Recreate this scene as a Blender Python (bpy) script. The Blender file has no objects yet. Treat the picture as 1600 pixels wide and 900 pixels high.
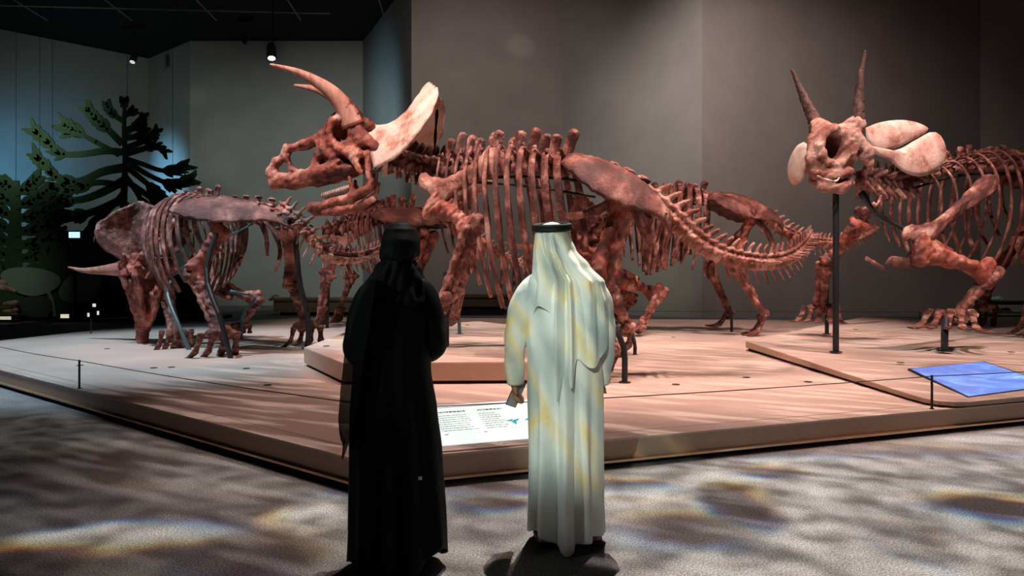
import bpy, bmesh, math, random
import numpy as np
from mathutils import Vector, Matrix
random.seed(7)
SC = bpy.context.scene
COL = SC.collection
F = 1100.0; HZ = 428.0; EYE = 1.48          # focal length in px, horizon row, eye height

def P(px, py, Y):                            # point at depth Y seen at this place of the photo
    return Vector(((px-800.0)/F*Y, Y, EYE-(py-HZ)/F*Y))
def G(px, py, z=0.0):                        # point on a level surface of height z
    Y = F*(EYE-z)/(py-HZ)
    return Vector(((px-800.0)/F*Y, Y, z))

# ---------------------------------------------------------------- camera
cam = bpy.data.cameras.new('camera'); camo = bpy.data.objects.new('camera', cam); COL.objects.link(camo)
camo.location = (0, 0, EYE); camo.rotation_euler = (math.pi/2, 0, 0)
cam.sensor_width = 36; cam.lens = 36*F/1600; cam.shift_y = -(450-HZ)/1600; cam.clip_end = 200
SC.camera = camo
# ---------------------------------------------------------------- world, exposure
w = bpy.data.worlds.new('world'); SC.world = w; w.use_nodes = True
w.node_tree.nodes['Background'].inputs[0].default_value = (0.35, 0.5, 0.6, 1)
w.node_tree.nodes['Background'].inputs[1].default_value = 0.035
SC.view_settings.view_transform = 'Standard'; SC.view_settings.look = 'None'
SC.view_settings.gamma = 1; SC.view_settings.exposure = 0.35
# ---------------------------------------------------------------- lamps
def spot(loc, tgt, power, color, deg=50, blend=.6, size=.15):
    l = bpy.data.lights.new('spot_beam', 'SPOT'); l.energy = power; l.color = color
    l.spot_size = math.radians(deg); l.spot_blend = blend; l.shadow_soft_size = size
    o = bpy.data.objects.new('spot_beam', l); COL.objects.link(o); o.location = loc
    d = Vector(tgt)-Vector(loc); o.rotation_euler = d.to_track_quat('-Z', 'Y').to_euler()
    return o
PINK = (1.0, .66, .58); WARM = (1.0, .72, .55); COOL = (.62, .83, 1.0); TEAL = (.35, .72, .95); WHITE = (1, .93, .86)
spot((-5.0, 5.5, 10.5), (-1.9, 10.4, 3.2), 3600, WHITE, 30)
spot((-3.2, 5.6, 11.0), (0.0, 9.7, 1.8), 3000, PINK, 38)
spot((4.6, 8.0, 11.5), (2.0, 9.3, 1.6), 3000, PINK, 40)
spot((7.5, 7.5, 11.5), (4.0, 10.4, .3), 3700, PINK, 54)
spot((2.5, 5.0, 9.5), (5.3, 10.2, 3.2), 2600, WHITE, 22)
spot((9.5, 6.5, 11.0), (7.6, 11.6, 1.4), 1300, PINK, 40)
spot((-8.5, 9.5, 11.0), (-5.9, 11.9, .3), 5200, COOL, 50)
spot((-3.0, 6.5, 11.0), (-4.6, 11.6, 1.8), 1700, PINK, 30)
spot((5.0, 10.5, 11.5), (4.6, 14.8, 1.0), 3200, PINK, 46)
spot((-4.0, 11.0, 11.5), (-2.5, 16.2, 1.5), 2200, PINK, 40)
spot((1.0, 8.0, 11.5), (0.7, 7.0, .2), 1500, PINK, 46)
# on the two visitors, from behind and above
spot((-5.2, .9, 4.6), (.28, 3.87, 1.15), 330, (.88, 1.0, .92), 17, .7, .12)
# wall washers
spot((-20.5, 25.5, 2.0), (-22.6, 31.7, 6.0), 1300, (.12, .55, 1.0), 46, 1.0, .5)
spot((-20.5, 27.5, 3.5), (-16.7, 34.4, 6.0), 3000, (.22, .62, 1.0), 34, 1.0, .3)
spot((-10.5, 23.5, 5.0), (-5.2, 29.6, 8.5), 700, (.4, .78, 1.0), 42, 1.0, .5)
spot((-16.0, 18.0, 7.5), (-18.5, 33, 6.0), 800, (.75, .95, .85), 70, 1.0, .5)
spot((-6.5, 19.0, 7.0), (-9.0, 33, 5.0), 1500, (.86, .95, .88), 66, 1.0, .5)
spot((-1.0, 16.0, 11.0), (-1.0, 26.5, 5.5), 900, (1.0, .90, .84), 90, 1.0, .5)
spot((3.5, 16.0, 11.0), (8.0, 24.5, 6.0), 1900, (1.0, .83, .78), 74, 1.0, .5)
spot((4.2, 21.0, .8), (5.0, 25, 1.0), 26, (.85, 1.0, .5), 60, 1.0, .2)
spot((-3.0, 14.0, 11.5), P(812, 70, 26.8), 330, (1, 1, .98), 5.0, .8, .05)
spot((-8.0, 20.0, 10.5), P(304, 150, 33), 200, (1, .98, .9), 5.0, .9, .05)

def gobo(loc, power, deg, build, size=.03):
    """projector hung from the ceiling and pointing straight down; the slide is laid out in floor metres"""
    l = bpy.data.lights.new('projector_beam', 'SPOT'); l.energy = power; l.spot_size = math.radians(deg); l.spot_blend = .25
    l.shadow_soft_size = size; l.use_nodes = True
    o = bpy.data.objects.new('projector_beam', l); COL.objects.link(o); o.location = loc
    nt = l.node_tree; N = nt.nodes; L = nt.links
    em = N['Emission']
    tc = N.new('ShaderNodeTexCoord'); sp = N.new('ShaderNodeSeparateXYZ'); L.new(tc.outputs['Normal'], sp.inputs[0])
    def m(op, a, b=None):
        n = N.new('ShaderNodeMath'); n.operation = op
        for i, v in enumerate((a, b)):
            if v is None: continue
            if isinstance(v, (int, float)): n.inputs[i].default_value = v
            else: L.new(v, n.inputs[i])
        return n.outputs[0]
    fx = m('ADD', m('MULTIPLY', m('DIVIDE', sp.outputs[0], sp.outputs[2]), -loc[2]), loc[0])
    fy = m('ADD', m('MULTIPLY', m('DIVIDE', sp.outputs[1], sp.outputs[2]), -loc[2]), loc[1])
    cb = N.new('ShaderNodeCombineXYZ'); L.new(fx, cb.inputs[0]); L.new(fy, cb.inputs[1])
    build(nt, m, fx, fy, cb.outputs[0], em)
    return o

BLOBS = [  # x, y, rx, ry, value on the floor, in metres: soft shapes drawn on the slide
 (1.45, 4.52, .27, .40, .02), (3.05, 4.42, .42, .30, .03), (-3.3, 5.25, 1.15, .62, .04), (-1.36, 3.62, .36, .30, .05), (-.10, 4.55, .26, .16, .12), (-2.6, 3.5, .35, .3, .05),
 (.98, 4.06, .42, .30, .16), (.15, 5.0, .9, .16, .2), (-1.9, 5.2, .8, .40, .22), (1.9, 5.25, .25, .16, .2), (2.2, 3.85, .18, .35, .45),
 (-1.22, 4.36, .24, .32, .8), (.85, 4.75, .34, .17, .95), (-2.2, 3.95, .60, .20, .6), (-.55, 4.1, .25, .2, .3), (3.6, 3.9, .9, .3, .75), (2.4, 4.9, .6, .2, .7), (-.3, 4.85, 1.0, .12, .10), (2.2, 5.9, 2.2, .25, .22)]
def slide_water(nt, m, fx, fy, vec, em):
    N = nt.nodes; L = nt.links
    wp = N.new('ShaderNodeTexNoise'); wp.inputs['Scale'].default_value = 1.6; wp.inputs['Detail'].default_value = 2.5; L.new(vec, wp.inputs['Vector'])
    ws = N.new('ShaderNodeSeparateColor'); L.new(wp.outputs['Color'], ws.inputs[0])
    fine = N.new('ShaderNodeTexNoise'); fine.inputs['Scale'].default_value = 3.6; fine.inputs['Detail'].default_value = 5; L.new(vec, fine.inputs['Vector'])
    fr = N.new('ShaderNodeMapRange'); fr.inputs[1].default_value = .38; fr.inputs[2].default_value = .60; fr.inputs[3].default_value = .32; fr.inputs[4].default_value = 1.1; L.new(fine.outputs[0], fr.inputs[0])
    chans = []
    for i, off in enumerate((.035, 0.0, -.05)):
        gx = m('ADD', m('ADD', fx, m('MULTIPLY', ws.outputs[0], .55)), -.275+off*.5); gy = m('ADD', m('ADD', fy, m('MULTIPLY', ws.outputs[1], .45)), -.225+off)
        bs = N.new('ShaderNodeMapRange'); bs.interpolation_type = 'SMOOTHSTEP'; bs.inputs[1].default_value = -2.2; bs.inputs[2].default_value = 1.6; bs.inputs[3].default_value = .13; bs.inputs[4].default_value = .72; L.new(gx, bs.inputs[0])
        val = bs.outputs[0]
        for (x, y, rx, ry, v) in BLOBS:
            dx = m('MULTIPLY', m('SUBTRACT', gx, x), 1/rx); dy = m('MULTIPLY', m('SUBTRACT', gy, y), 1/ry)
            d = m('SQRT', m('ADD', m('MULTIPLY', dx, dx), m('MULTIPLY', dy, dy)))
            k = N.new('ShaderNodeMapRange'); k.interpolation_type = 'SMOOTHSTEP'; k.inputs[1].default_value = 1.35; k.inputs[2].default_value = .65; L.new(d, k.inputs[0])
            mx = N.new('ShaderNodeMix'); mx.data_type = 'FLOAT'; L.new(k.outputs[0], mx.inputs[0]); L.new(val, mx.inputs[2]); mx.inputs[3].default_value = v; val = mx.outputs[0]
        chans.append(val)
    c = N.new('ShaderNodeCombineColor')
    L.new(m('MULTIPLY', chans[0], 1.0), c.inputs[0]); L.new(m('MULTIPLY', chans[1], .95), c.inputs[1]); L.new(m('MULTIPLY', chans[2], .84), c.inputs[2])
    L.new(c.outputs[0], em.inputs['Color']); r = fr
    # framing shutters: the slide ends before the platform edge
    e1 = m('SUBTRACT', m('ADD', m('MULTIPLY', fx, .339), 4.75), m('MULTIPLY', fy, .94))
    e2 = m('SUBTRACT', m('ADD', m('MULTIPLY', fx, -.617), 3.07), m('MULTIPLY', fy, .787))
    q = N.new('ShaderNodeMapRange'); q.inputs[1].default_value = 0; q.inputs[2].default_value = .12; L.new(m('MAXIMUM', e1, e2), q.inputs[0])
    L.new(m('MULTIPLY', r.outputs[0], q.outputs[0]), em.inputs['Strength'])
gobo((0.8, 6.5, 10.5), 10000, 118, slide_water)

def slide_streaks(nt, m, fx, fy, vec, em):
    N = nt.nodes; L = nt.links
    sc = N.new('ShaderNodeVectorMath'); sc.operation = 'MULTIPLY'; sc.inputs[1].default_value = (3.4, .42, 1); L.new(vec, sc.inputs[0])
    ns = N.new('ShaderNodeTexNoise'); ns.inputs['Scale'].default_value = 1.0; ns.inputs['Detail'].default_value = 1.5; L.new(sc.outputs[0], ns.inputs['Vector'])
    r = N.new('ShaderNodeValToRGB'); e = r.color_ramp.elements; e[0].position = .36; e[0].color = (.30, .42, .38, 1); e[1].position = .66; e[1].color = (.30, .38, .35, 1)
    for p, c in ((.46, (.62, .78, .70, 1)), (.515, (.85, .95, .78, 1)), (.545, (1, .76, .16, 1)), (.57, (.6, .75, .6, 1))):
        k = e.new(p); k.color = c
    L.new(ns.outputs[0], r.inputs[0]); L.new(r.outputs[0], em.inputs['Color'])
    def edge(v, a, b):
        q = N.new('ShaderNodeMapRange'); q.inputs[1].default_value = a; q.inputs[2].default_value = b; L.new(v, q.inputs[0]); return q.outputs[0]
    L.new(m('MULTIPLY', m('MULTIPLY', edge(fx, .02, .2), edge(fx, 1.55, 1.35)), edge(fy, 4.1, 4.6)), em.inputs['Strength'])
gobo((-.8, -1.0, 3.3), 620, 160, slide_streaks, .02)
spot((-14.5, 17.5, 5), (-17.5, 22.5, .8), 160, (.8, .95, .8), 60, 1, .3)  # unseen light added to brighten the cut-out leaves and shrub board

def slide_leaves(nt, m, fx, fy, vec, em):
    N = nt.nodes; L = nt.links
    rot = N.new('ShaderNodeVectorRotate'); rot.rotation_type = 'Z_AXIS'; rot.inputs['Angle'].default_value = .5; L.new(vec, rot.inputs['Vector'])
    sc = N.new('ShaderNodeVectorMath'); sc.operation = 'MULTIPLY'; sc.inputs[1].default_value = (.7, 5.0, 1); L.new(rot.outputs[0], sc.inputs[0])
    ns = N.new('ShaderNodeTexNoise'); ns.inputs['Scale'].default_value = 1.2; ns.inputs['Detail'].default_value = 4; L.new(sc.outputs[0], ns.inputs['Vector'])
    r = N.new('ShaderNodeMapRange'); r.inputs[1].default_value = .5; r.inputs[2].default_value = .58; L.new(ns.outputs[0], r.inputs[0])
    em.inputs['Color'].default_value = (1, .85, .8, 1); L.new(r.outputs[0], em.inputs['Strength'])
gobo((3.5, 9.5, 11.0), 2700, 78, slide_leaves)
spot((12.5, 17.0, 4.0), (13.7, 19.8, .5), 60, (.8, 1.0, .8), 50, 1, .2)  # extra spot without a fixture, added to lift the dim casts at right
# ================================================================ helpers
def mat(name, base, rough=.7, metal=0, build=None, **kw):
    m = bpy.data.materials.new(name); m.use_nodes = True
    b = m.node_tree.nodes['Principled BSDF']
    b.inputs['Base Color'].default_value = (*base, 1); b.inputs['Roughness'].default_value = rough; b.inputs['Metallic'].default_value = metal
    for k, v in kw.items(): b.inputs[k.replace('_', ' ')].default_value = v
    if build: build(m.node_tree, m.node_tree.nodes, m.node_tree.links, b)
    return m
def ramp(N, stops):
    r = N.new('ShaderNodeValToRGB'); e = r.color_ramp.elements
    while len(e) > 1: e.remove(e[-1])
    e[0].position = stops[0][0]; e[0].color = (*stops[0][1], 1)
    for p, c in stops[1:]:
        k = e.new(p); k.color = (*c, 1)
    return r
def noise(N, L, vec, scale, detail=4, rough=.6, dist=0):
    n = N.new('ShaderNodeTexNoise'); n.inputs['Scale'].default_value = scale; n.inputs['Detail'].default_value = detail
    n.inputs['Roughness'].default_value = rough; n.inputs['Distortion'].default_value = dist
    if vec: L.new(vec, n.inputs['Vector'])
    return n
def noisy(stops, scale=5, detail=5, bump=0.0, bscale=40, stretch=(1, 1, 1), dist=0, bdist=.01):
    def f(nt, N, L, b):
        tc = N.new('ShaderNodeTexCoord'); mp = N.new('ShaderNodeMapping'); mp.inputs['Scale'].default_value = stretch
        oi = N.new('ShaderNodeObjectInfo'); ml = N.new('ShaderNodeMath'); ml.operation = 'MULTIPLY'; ml.inputs[1].default_value = 20
        L.new(oi.outputs['Random'], ml.inputs[0]); cb = N.new('ShaderNodeCombineXYZ')
        for i in range(3): L.new(ml.outputs[0], cb.inputs[i])
        L.new(cb.outputs[0], mp.inputs['Location']); L.new(tc.outputs['Object'], mp.inputs['Vector'])
        n = noise(N, L, mp.outputs[0], scale, detail, .65, dist); r = ramp(N, stops); L.new(n.outputs[0], r.inputs[0]); L.new(r.outputs[0], b.inputs['Base Color'])
        if bump:
            n2 = noise(N, L, mp.outputs[0], bscale, 6, .7); bp = N.new('ShaderNodeBump'); bp.inputs['Strength'].default_value = bump
            bp.inputs['Distance'].default_value = bdist; L.new(n2.outputs[0], bp.inputs['Height']); L.new(bp.outputs[0], b.inputs['Normal'])
    return f
BONE = [(.28, (.022, .006, .005)), (.42, (.085, .022, .016)), (.50, (.19, .058, .042)), (.57, (.36, .145, .11)), (.66, (.60, .37, .31))]
PALEB = [(.25, (.12, .035, .025)), (.38, (.38, .16, .115)), (.48, (.60, .36, .29)), (.60, (.70, .49, .42)), (.8, (.78, .62, .56))]
REDB = [(.28, (.02, .005, .004)), (.42, (.10, .018, .012)), (.50, (.24, .045, .026)), (.57, (.38, .12, .08)), (.67, (.58, .32, .26))]
M = {}
M['bone'] = mat('fossil_bone', (.4, .15, .1), .42, build=noisy(BONE, 5.5, 9, 1.0, 34, bdist=.025))
M['darkbone'] = mat('dark_fossil_bone', (.2, .07, .05), .45, build=noisy([(.3, (.03, .008, .007)), (.48, (.10, .027, .02)), (.58, (.22, .075, .055)), (.72, (.48, .27, .22))], 3.2, 7, 1.0, 26, bdist=.03))
M['mixed'] = mat('pale_ended_fossil_bone', (.4, .2, .15), .5, build=noisy([(.3, (.10, .025, .018)), (.45, (.28, .09, .06)), (.56, (.50, .26, .20)), (.7, (.68, .46, .39))], 2.6, 7, 1.0, 26, bdist=.03))
M['pale'] = mat('pale_fossil_bone', (.7, .4, .3), .6, build=noisy(PALEB, 3.0, 8, .8, 22, bdist=.02))
M['red'] = mat('red_fossil_bone', (.4, .15, .1), .42, build=noisy(REDB, 3.0, 7, .9, 26, bdist=.025))
M['horn'] = mat('horn_bone', (.5, .25, .2), .55, build=noisy([(.3, (.22, .06, .04)), (.5, (.48, .20, .14)), (.7, (.66, .38, .30))], 2.5, 6, .8, 40, (3, 3, .8), bdist=.015))
M['darkhorn'] = mat('dark_horn_bone', (.2, .08, .06), .55, build=noisy([(.3, (.03, .010, .009)), (.5, (.085, .028, .022)), (.72, (.26, .11, .085))], 4, 6, 1.0, 30, (2, 2, 1), bdist=.03))
M['steel'] = mat('dark_painted_steel', (.035, .04, .045), .45, .6)
M['bluesteel'] = mat('blue_grey_steel', (.10, .17, .20), .4, .5)
def platmat(name, a, b_):
    def f(nt, N, L, b):
        tc = N.new('ShaderNodeTexCoord'); n = noise(N, L, tc.outputs['Object'], .8, 6, .6, .4)
        r = ramp(N, [(.3, a), (.7, b_)]); L.new(n.outputs[0], r.inputs[0])
        mp = N.new('ShaderNodeMapping'); mp.inputs['Scale'].default_value = (1.2, 30, 30); mp.inputs['Rotation'].default_value = (0, 0, .35); L.new(tc.outputs['Object'], mp.inputs[0])
        n2 = noise(N, L, mp.outputs[0], 2, 5, .6)
        mx = N.new('ShaderNodeMix'); mx.data_type = 'RGBA'; mx.blend_type = 'MULTIPLY'; mx.inputs[0].default_value = .28
        L.new(r.outputs[0], mx.inputs[6]); L.new(n2.outputs[0], mx.inputs[7]); L.new(mx.outputs[2], b.inputs['Base Color'])
    return f
M['plat'] = mat('platform_top_laminate', (.6, .45, .38), .42, build=platmat('x', (.56, .43, .36), (.70, .56, .48)))
M['riser'] = mat('platform_riser_wood', (.5, .3, .2), .42, build=platmat('x', (.46, .29, .20), (.56, .36, .26)))
M['bronze'] = mat('bronze_edge_strip', (.62, .40, .24), .28, .7)
M['dark'] = mat('matt_black', (.006, .007, .008), .8)
M['joint'] = mat('dark_joint_line', (.16, .10, .075), .8)  # dark seam colour of the platform joints
def carpet(nt, N, L, b):
    tc = N.new('ShaderNodeTexCoord')
    n = noise(N, L, tc.outputs['Object'], 95, 3, .8); r = ramp(N, [(.32, (.045, .045, .05)), (.5, (.22, .215, .22)), (.68, (.55, .54, .53))]); L.new(n.outputs[0], r.inputs[0])
    n2 = noise(N, L, tc.outputs['Object'], 1.3, 4, .6); r2 = ramp(N, [(.3, (.55, .55, .58)), (.7, (1, 1, .98))]); L.new(n2.outputs[0], r2.inputs[0])
    mx = N.new('ShaderNodeMix'); mx.data_type = 'RGBA'; mx.blend_type = 'MULTIPLY'; mx.inputs[0].default_value = 1
    L.new(r.outputs[0], mx.inputs[6]); L.new(r2.outputs[0], mx.inputs[7]); L.new(mx.outputs[2], b.inputs['Base Color'])
    bp = N.new('ShaderNodeBump'); bp.inputs['Strength'].default_value = .5; bp.inputs['Distance'].default_value = .006; L.new(n.outputs[0], bp.inputs['Height']); L.new(bp.outputs[0], b.inputs['Normal'])
M['carpet'] = mat('speckled_grey_carpet', (.2, .2, .22), .95, build=carpet)
def wallm(name, c):
    return mat(name, c, .85, build=noisy([(.3, tuple(x*.9 for x in c)), (.7, tuple(min(1, x*1.08) for x in c))], .5, 3, .15, 60, bdist=.004))
M['wall'] = wallm('grey_painted_wall', (.36, .36, .34))
M['wallwarm'] = wallm('warm_grey_painted_wall', (.38, .345, .32))
M['ceil'] = mat('black_ceiling_paint', (.008, .009, .011), .9)
M['pipe'] = mat('dark_grey_rod', (.32, .33, .36), .6, .0)
M['treegreen'] = mat('dark_green_cutout_board', (.04, .08, .03), .8, build=noisy([(.3, (.035, .075, .028)), (.7, (.055, .10, .042))], 2, 3))
M['leafgrey'] = mat('grey_green_cutout_board', (.30, .36, .30), .8)
M['wire'] = mat('thin_black_wire', (.015, .013, .012), .5, .4)

def mesh(name, verts, faces, m, smooth=True):
    me = bpy.data.meshes.new(name); me.from_pydata([tuple(map(float, v)) for v in verts], [], faces); me.update()
    if m: me.materials.append(m)
    if smooth: me.polygons.foreach_set('use_smooth', [True]*len(me.polygons))
    return me
def link(name, me, parent=None, mtx=None):
    o = bpy.data.objects.new(name, me); COL.objects.link(o)
    if mtx is not None: o.matrix_basis = mtx
    if parent: o.parent = parent
    return o
def empty(name, loc=(0, 0, 0)):
    o = bpy.data.objects.new(name, None); COL.objects.link(o); o.location = loc; o.empty_display_size = .2; return o
def tag(o, label=None, cat=None, group=None, kind=None):
    if label: o['label'] = label
    if cat: o['category'] = cat
    if group: o['group'] = group
    if kind: o['kind'] = kind
    return o
def thing(name, label, cat, loc=(0, 0, 0), group=None): return tag(empty(name, loc), label, cat, group)
def inpar(o, parent):                      # keeps world-coordinate meshes where they are under a moved parent
    o.parent = parent; o.matrix_basis = Matrix.Translation(-parent.location) @ o.matrix_basis; return o

class MB:
    def __init__(s): s.v = []; s.f = []
    def add(s, v, f):
        n = len(s.v); s.v += [Vector(x) for x in v]; s.f += [tuple(i+n for i in q) for q in f]; return s
    def box(s, a, b, mtx=None):
        (x0, y0, z0), (x1, y1, z1) = a, b
        v = [Vector(p) for p in ((x0,y0,z0),(x1,y0,z0),(x1,y1,z0),(x0,y1,z0),(x0,y0,z1),(x1,y0,z1),(x1,y1,z1),(x0,y1,z1))]
        if mtx is not None: v = [mtx @ p for p in v]
        return s.add(v, [(0,3,2,1),(4,5,6,7),(0,1,5,4),(1,2,6,5),(2,3,7,6),(3,0,4,7)])
    def prism(s, poly, z0, z1):            # poly: list of xy (counter-clockwise), z1 may be a function
        n = len(poly); zt = z1 if callable(z1) else (lambda x, y: z1); zb = z0 if callable(z0) else (lambda x, y: z0)
        v = [(x, y, zb(x, y)) for x, y in poly]+[(x, y, zt(x, y)) for x, y in poly]
        return s.add(v, [tuple(range(n))[::-1], tuple(range(n, 2*n))]+[(i, (i+1) % n, n+(i+1) % n, n+i) for i in range(n)])
    def tube(s, pts, rad, n=8, squash=None, caps=True):
        v, f = tube(pts, rad, n, squash, caps); return s.add(v, f)
    def build(s, name, m, parent=None, smooth=False, mtx=None):
        return link(name, mesh(name, s.v, s.f, m, smooth), parent, mtx)
def rad_of(rad, i, n): return rad if isinstance(rad, (int, float)) else rad[i]
def tube(pts, rad, n=8, squash=None, caps=True, up=None):
    pts = [Vector(p) for p in pts]; k = len(pts); v = []; f = []
    t0 = (pts[1]-pts[0]).normalized(); ref = Vector(up) if up is not None else (Vector((0, 0, 1)) if abs(t0.z) < .9 else Vector((0, 1, 0)))
    nx = (ref-t0*ref.dot(t0)).normalized()
    for i in range(k):
        t = (pts[min(i+1, k-1)]-pts[max(i-1, 0)]).normalized(); nx = (nx-t*nx.dot(t)).normalized(); ny = t.cross(nx)
        r = rad_of(rad, i, k); r = (r, r*(squash or 1)) if isinstance(r, (int, float)) else r
        for j in range(n):
            a = 2*math.pi*j/n; v.append(pts[i]+nx*(r[0]*math.cos(a))+ny*(r[1]*math.sin(a)))
    for i in range(k-1):
        for j in range(n): f.append((i*n+j, i*n+(j+1) % n, (i+1)*n+(j+1) % n, (i+1)*n+j))
    if caps:
        f.append(tuple(range(n))[::-1]); f.append(tuple(range((k-1)*n, k*n)))
    return v, f
def spline(cp, step=None, n=None):
    """Catmull-Rom through control points, resampled evenly; returns points"""
    cp = [Vector(p) for p in cp]; q = [cp[0]*2-cp[1]]+cp+[cp[-1]*2-cp[-2]]; out = []
    for i in range(1, len(q)-2):
        for k in range(24):
            t = k/24.; a, b, c, d = q[i-1:i+3]
            out.append(.5*((2*b)+(c-a)*t+(2*a-5*b+4*c-d)*t*t+(3*b-a-3*c+d)*t**3))
    out.append(cp[-1]); L = [0]
    for a, b in zip(out, out[1:]): L.append(L[-1]+(b-a).length)
    if n is None: n = max(2, int(round(L[-1]/step))+1)
    res = []; j = 0
    for i in range(n):
        s = L[-1]*i/(n-1)
        while j < len(L)-2 and L[j+1] < s: j += 1
        u = (s-L[j])/max(1e-9, L[j+1]-L[j]); res.append(out[j].lerp(out[j+1], min(1, u)))
    return res

# ---- smooth-union distance field, meshed by surface nets
def sdf(prims, res, sym=False, k=.03, rough=0., rfreq=9.):
    pts = []
    for p in prims:
        if p[0] == 'sub': continue
        if p[0] == 'c': pts += [(np.array(p[1])-max(p[3], p[4]), np.array(p[1])+max(p[3], p[4])), (np.array(p[2])-max(p[3], p[4]), np.array(p[2])+max(p[3], p[4]))]
        else: pts.append((np.array(p[1])-max(p[2]), np.array(p[1])+max(p[2])))
    lo = np.min([a for a, b in pts], 0)-3*res-k*.5; hi = np.max([b for a, b in pts], 0)+3*res+k*.5
    if sym: h = max(abs(lo[0]), abs(hi[0])); lo[0], hi[0] = -h, h
    n = np.ceil((hi-lo)/res).astype(int)+1
    if sym and n[0] % 2 == 0: n[0] += 1; lo[0] = -(n[0]-1)/2*res
    ax = [lo[i]+res*np.arange(n[i]) for i in range(3)]
    f = np.full(n, .15, np.float32)
    for p in prims:
        sub = p[0] == 'sub'
        q = p[1] if sub else p
        if q[0] == 'c':
            a, b = np.array(q[1], float), np.array(q[2], float); ra, rb = q[3], q[4]; mn = np.minimum(a, b)-max(ra, rb)-.16; mx = np.maximum(a, b)+max(ra, rb)+.16
        else:
            c, r = np.array(q[1], float), np.array(q[2], float); mn, mx = c-r-.16, c+r+.16
        if sym: mx[0] = max(abs(mn[0]), abs(mx[0])); mn[0] = -mx[0]
        i0 = np.clip(np.floor((mn-lo)/res).astype(int), 0, n); i1 = np.clip(np.ceil((mx-lo)/res).astype(int)+1, 0, n)
        if np.any(i1 <= i0): continue
        X = ax[0][i0[0]:i1[0], None, None]; Y = ax[1][None, i0[1]:i1[1], None]; Z = ax[2][None, None, i0[2]:i1[2]]
        if sym: X = np.abs(X)
        if q[0] == 'c':
            s = np.array(q[5] if len(q) > 5 and q[5] is not None else (1, 1, 1), float)      # squash: stretch space per axis (about the segment)
            d = b-a; L2 = max(1e-9, float((d*d).sum()))
            t = np.clip(((X-a[0])*d[0]+(Y-a[1])*d[1]+(Z-a[2])*d[2])/L2, 0, 1)
            D = np.sqrt(((X-a[0]-t*d[0])*s[0])**2+((Y-a[1]-t*d[1])*s[1])**2+((Z-a[2]-t*d[2])*s[2])**2)-(ra+(rb-ra)*t)
        else:
            e = np.sqrt(((X-c[0])/r[0])**2+((Y-c[1])/r[1])**2+((Z-c[2])/r[2])**2); D = (e-1)*min(r)
            if q[0] == 'b':
                D = np.maximum(np.maximum(np.abs(X-c[0])-r[0], np.abs(Y-c[1])-r[1]), np.abs(Z-c[2])-r[2])+0*D
        g = f[i0[0]:i1[0], i0[1]:i1[1], i0[2]:i1[2]]
        if sub: h = np.clip(.5-.5*(g+D)/.02, 0, 1); g[...] = g*(1-h)-D*h+.02*h*(1-h)
        else: h = np.clip(.5+.5*(D-g)/k, 0, 1); g[...] = D*(1-h)+g*h-k*h*(1-h)
    if rough:
        X, Y, Z = np.meshgrid(*ax, indexing='ij'); rs = np.random.RandomState(3)
        for o in range(5):
            d = rs.normal(size=3); d *= rfreq*(1.35**o)/np.linalg.norm(d); e = rs.normal(size=3); e *= rfreq*(1.35**o)/np.linalg.norm(e)
            f += (rough*.5*np.sin(X*d[0]+Y*d[1]+Z*d[2]+o)*np.sin(X*e[0]+Y*e[1]+Z*e[2]+2*o)).astype(np.float32)
    f[0] = f[-1] = 1; f[:, 0] = f[:, -1] = 1; f[:, :, 0] = f[:, :, -1] = 1
    ins = f < 0; N0 = tuple(x-1 for x in n)
    cnt = np.zeros(N0, int); pos = np.zeros(N0+(3,))
    cs = [(0,0,0),(1,0,0),(0,1,0),(1,1,0),(0,0,1),(1,0,1),(0,1,1),(1,1,1)]
    def cor(A, c): return A[c[0]:c[0]+N0[0], c[1]:c[1]+N0[1], c[2]:c[2]+N0[2]]
    for c in cs:
        for a in range(3):
            if c[a]: continue
            d = list(c); d[a] = 1; A, B = cor(f, c), cor(f, d); m = (A < 0) != (B < 0)
            t = np.where(m, A/np.where(m, A-B, 1), 0); cnt += m
            for i in range(3): pos[..., i] += m*(c[i]+(t if i == a else 0))
    act = cnt > 0; idx = -np.ones(N0, int); ii = np.argwhere(act); idx[act] = np.arange(len(ii))
    V = (pos[act]/cnt[act][:, None]+ii)*res+lo
    F = []
    for a in range(3):
        b, c = (a+1) % 3, (a+2) % 3
        A = ins; B = np.roll(ins, -1, a); E = np.argwhere(A != B); E = E[(E[:, b] > 0) & (E[:, c] > 0) & (E[:, a] < N0[a]) & (E[:, b] < N0[b]) & (E[:, c] < N0[c])]
        def g(db, dc):
            q = E.copy(); q[:, b] -= db; q[:, c] -= dc; return idx[q[:, 0], q[:, 1], q[:, 2]]
        Q = np.stack([g(1, 1), g(0, 1), g(0, 0), g(1, 0)], 1); fl = ~A[E[:, 0], E[:, 1], E[:, 2]]; Q[fl] = Q[fl][:, ::-1]; F.append(Q)
    F = np.concatenate(F); F = F[(F >= 0).all(1)]
    return V, F.tolist()
def sdfmesh(name, prims, res, m, **kw):
    V, F = sdf(prims, res, **kw); return mesh(name, V.tolist(), F, m)
def C(a, b, ra, rb=None, s=None): return ('c', a, b, ra, ra if rb is None else rb, s)
def chain(pts, rs, s=None): return [C(pts[i], pts[i+1], rs[i] if isinstance(rs, (list, tuple)) else rs, rs[i+1] if isinstance(rs, (list, tuple)) else rs, s) for i in range(len(pts)-1)]
def E(c, r): return ('e', c, r)

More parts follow.
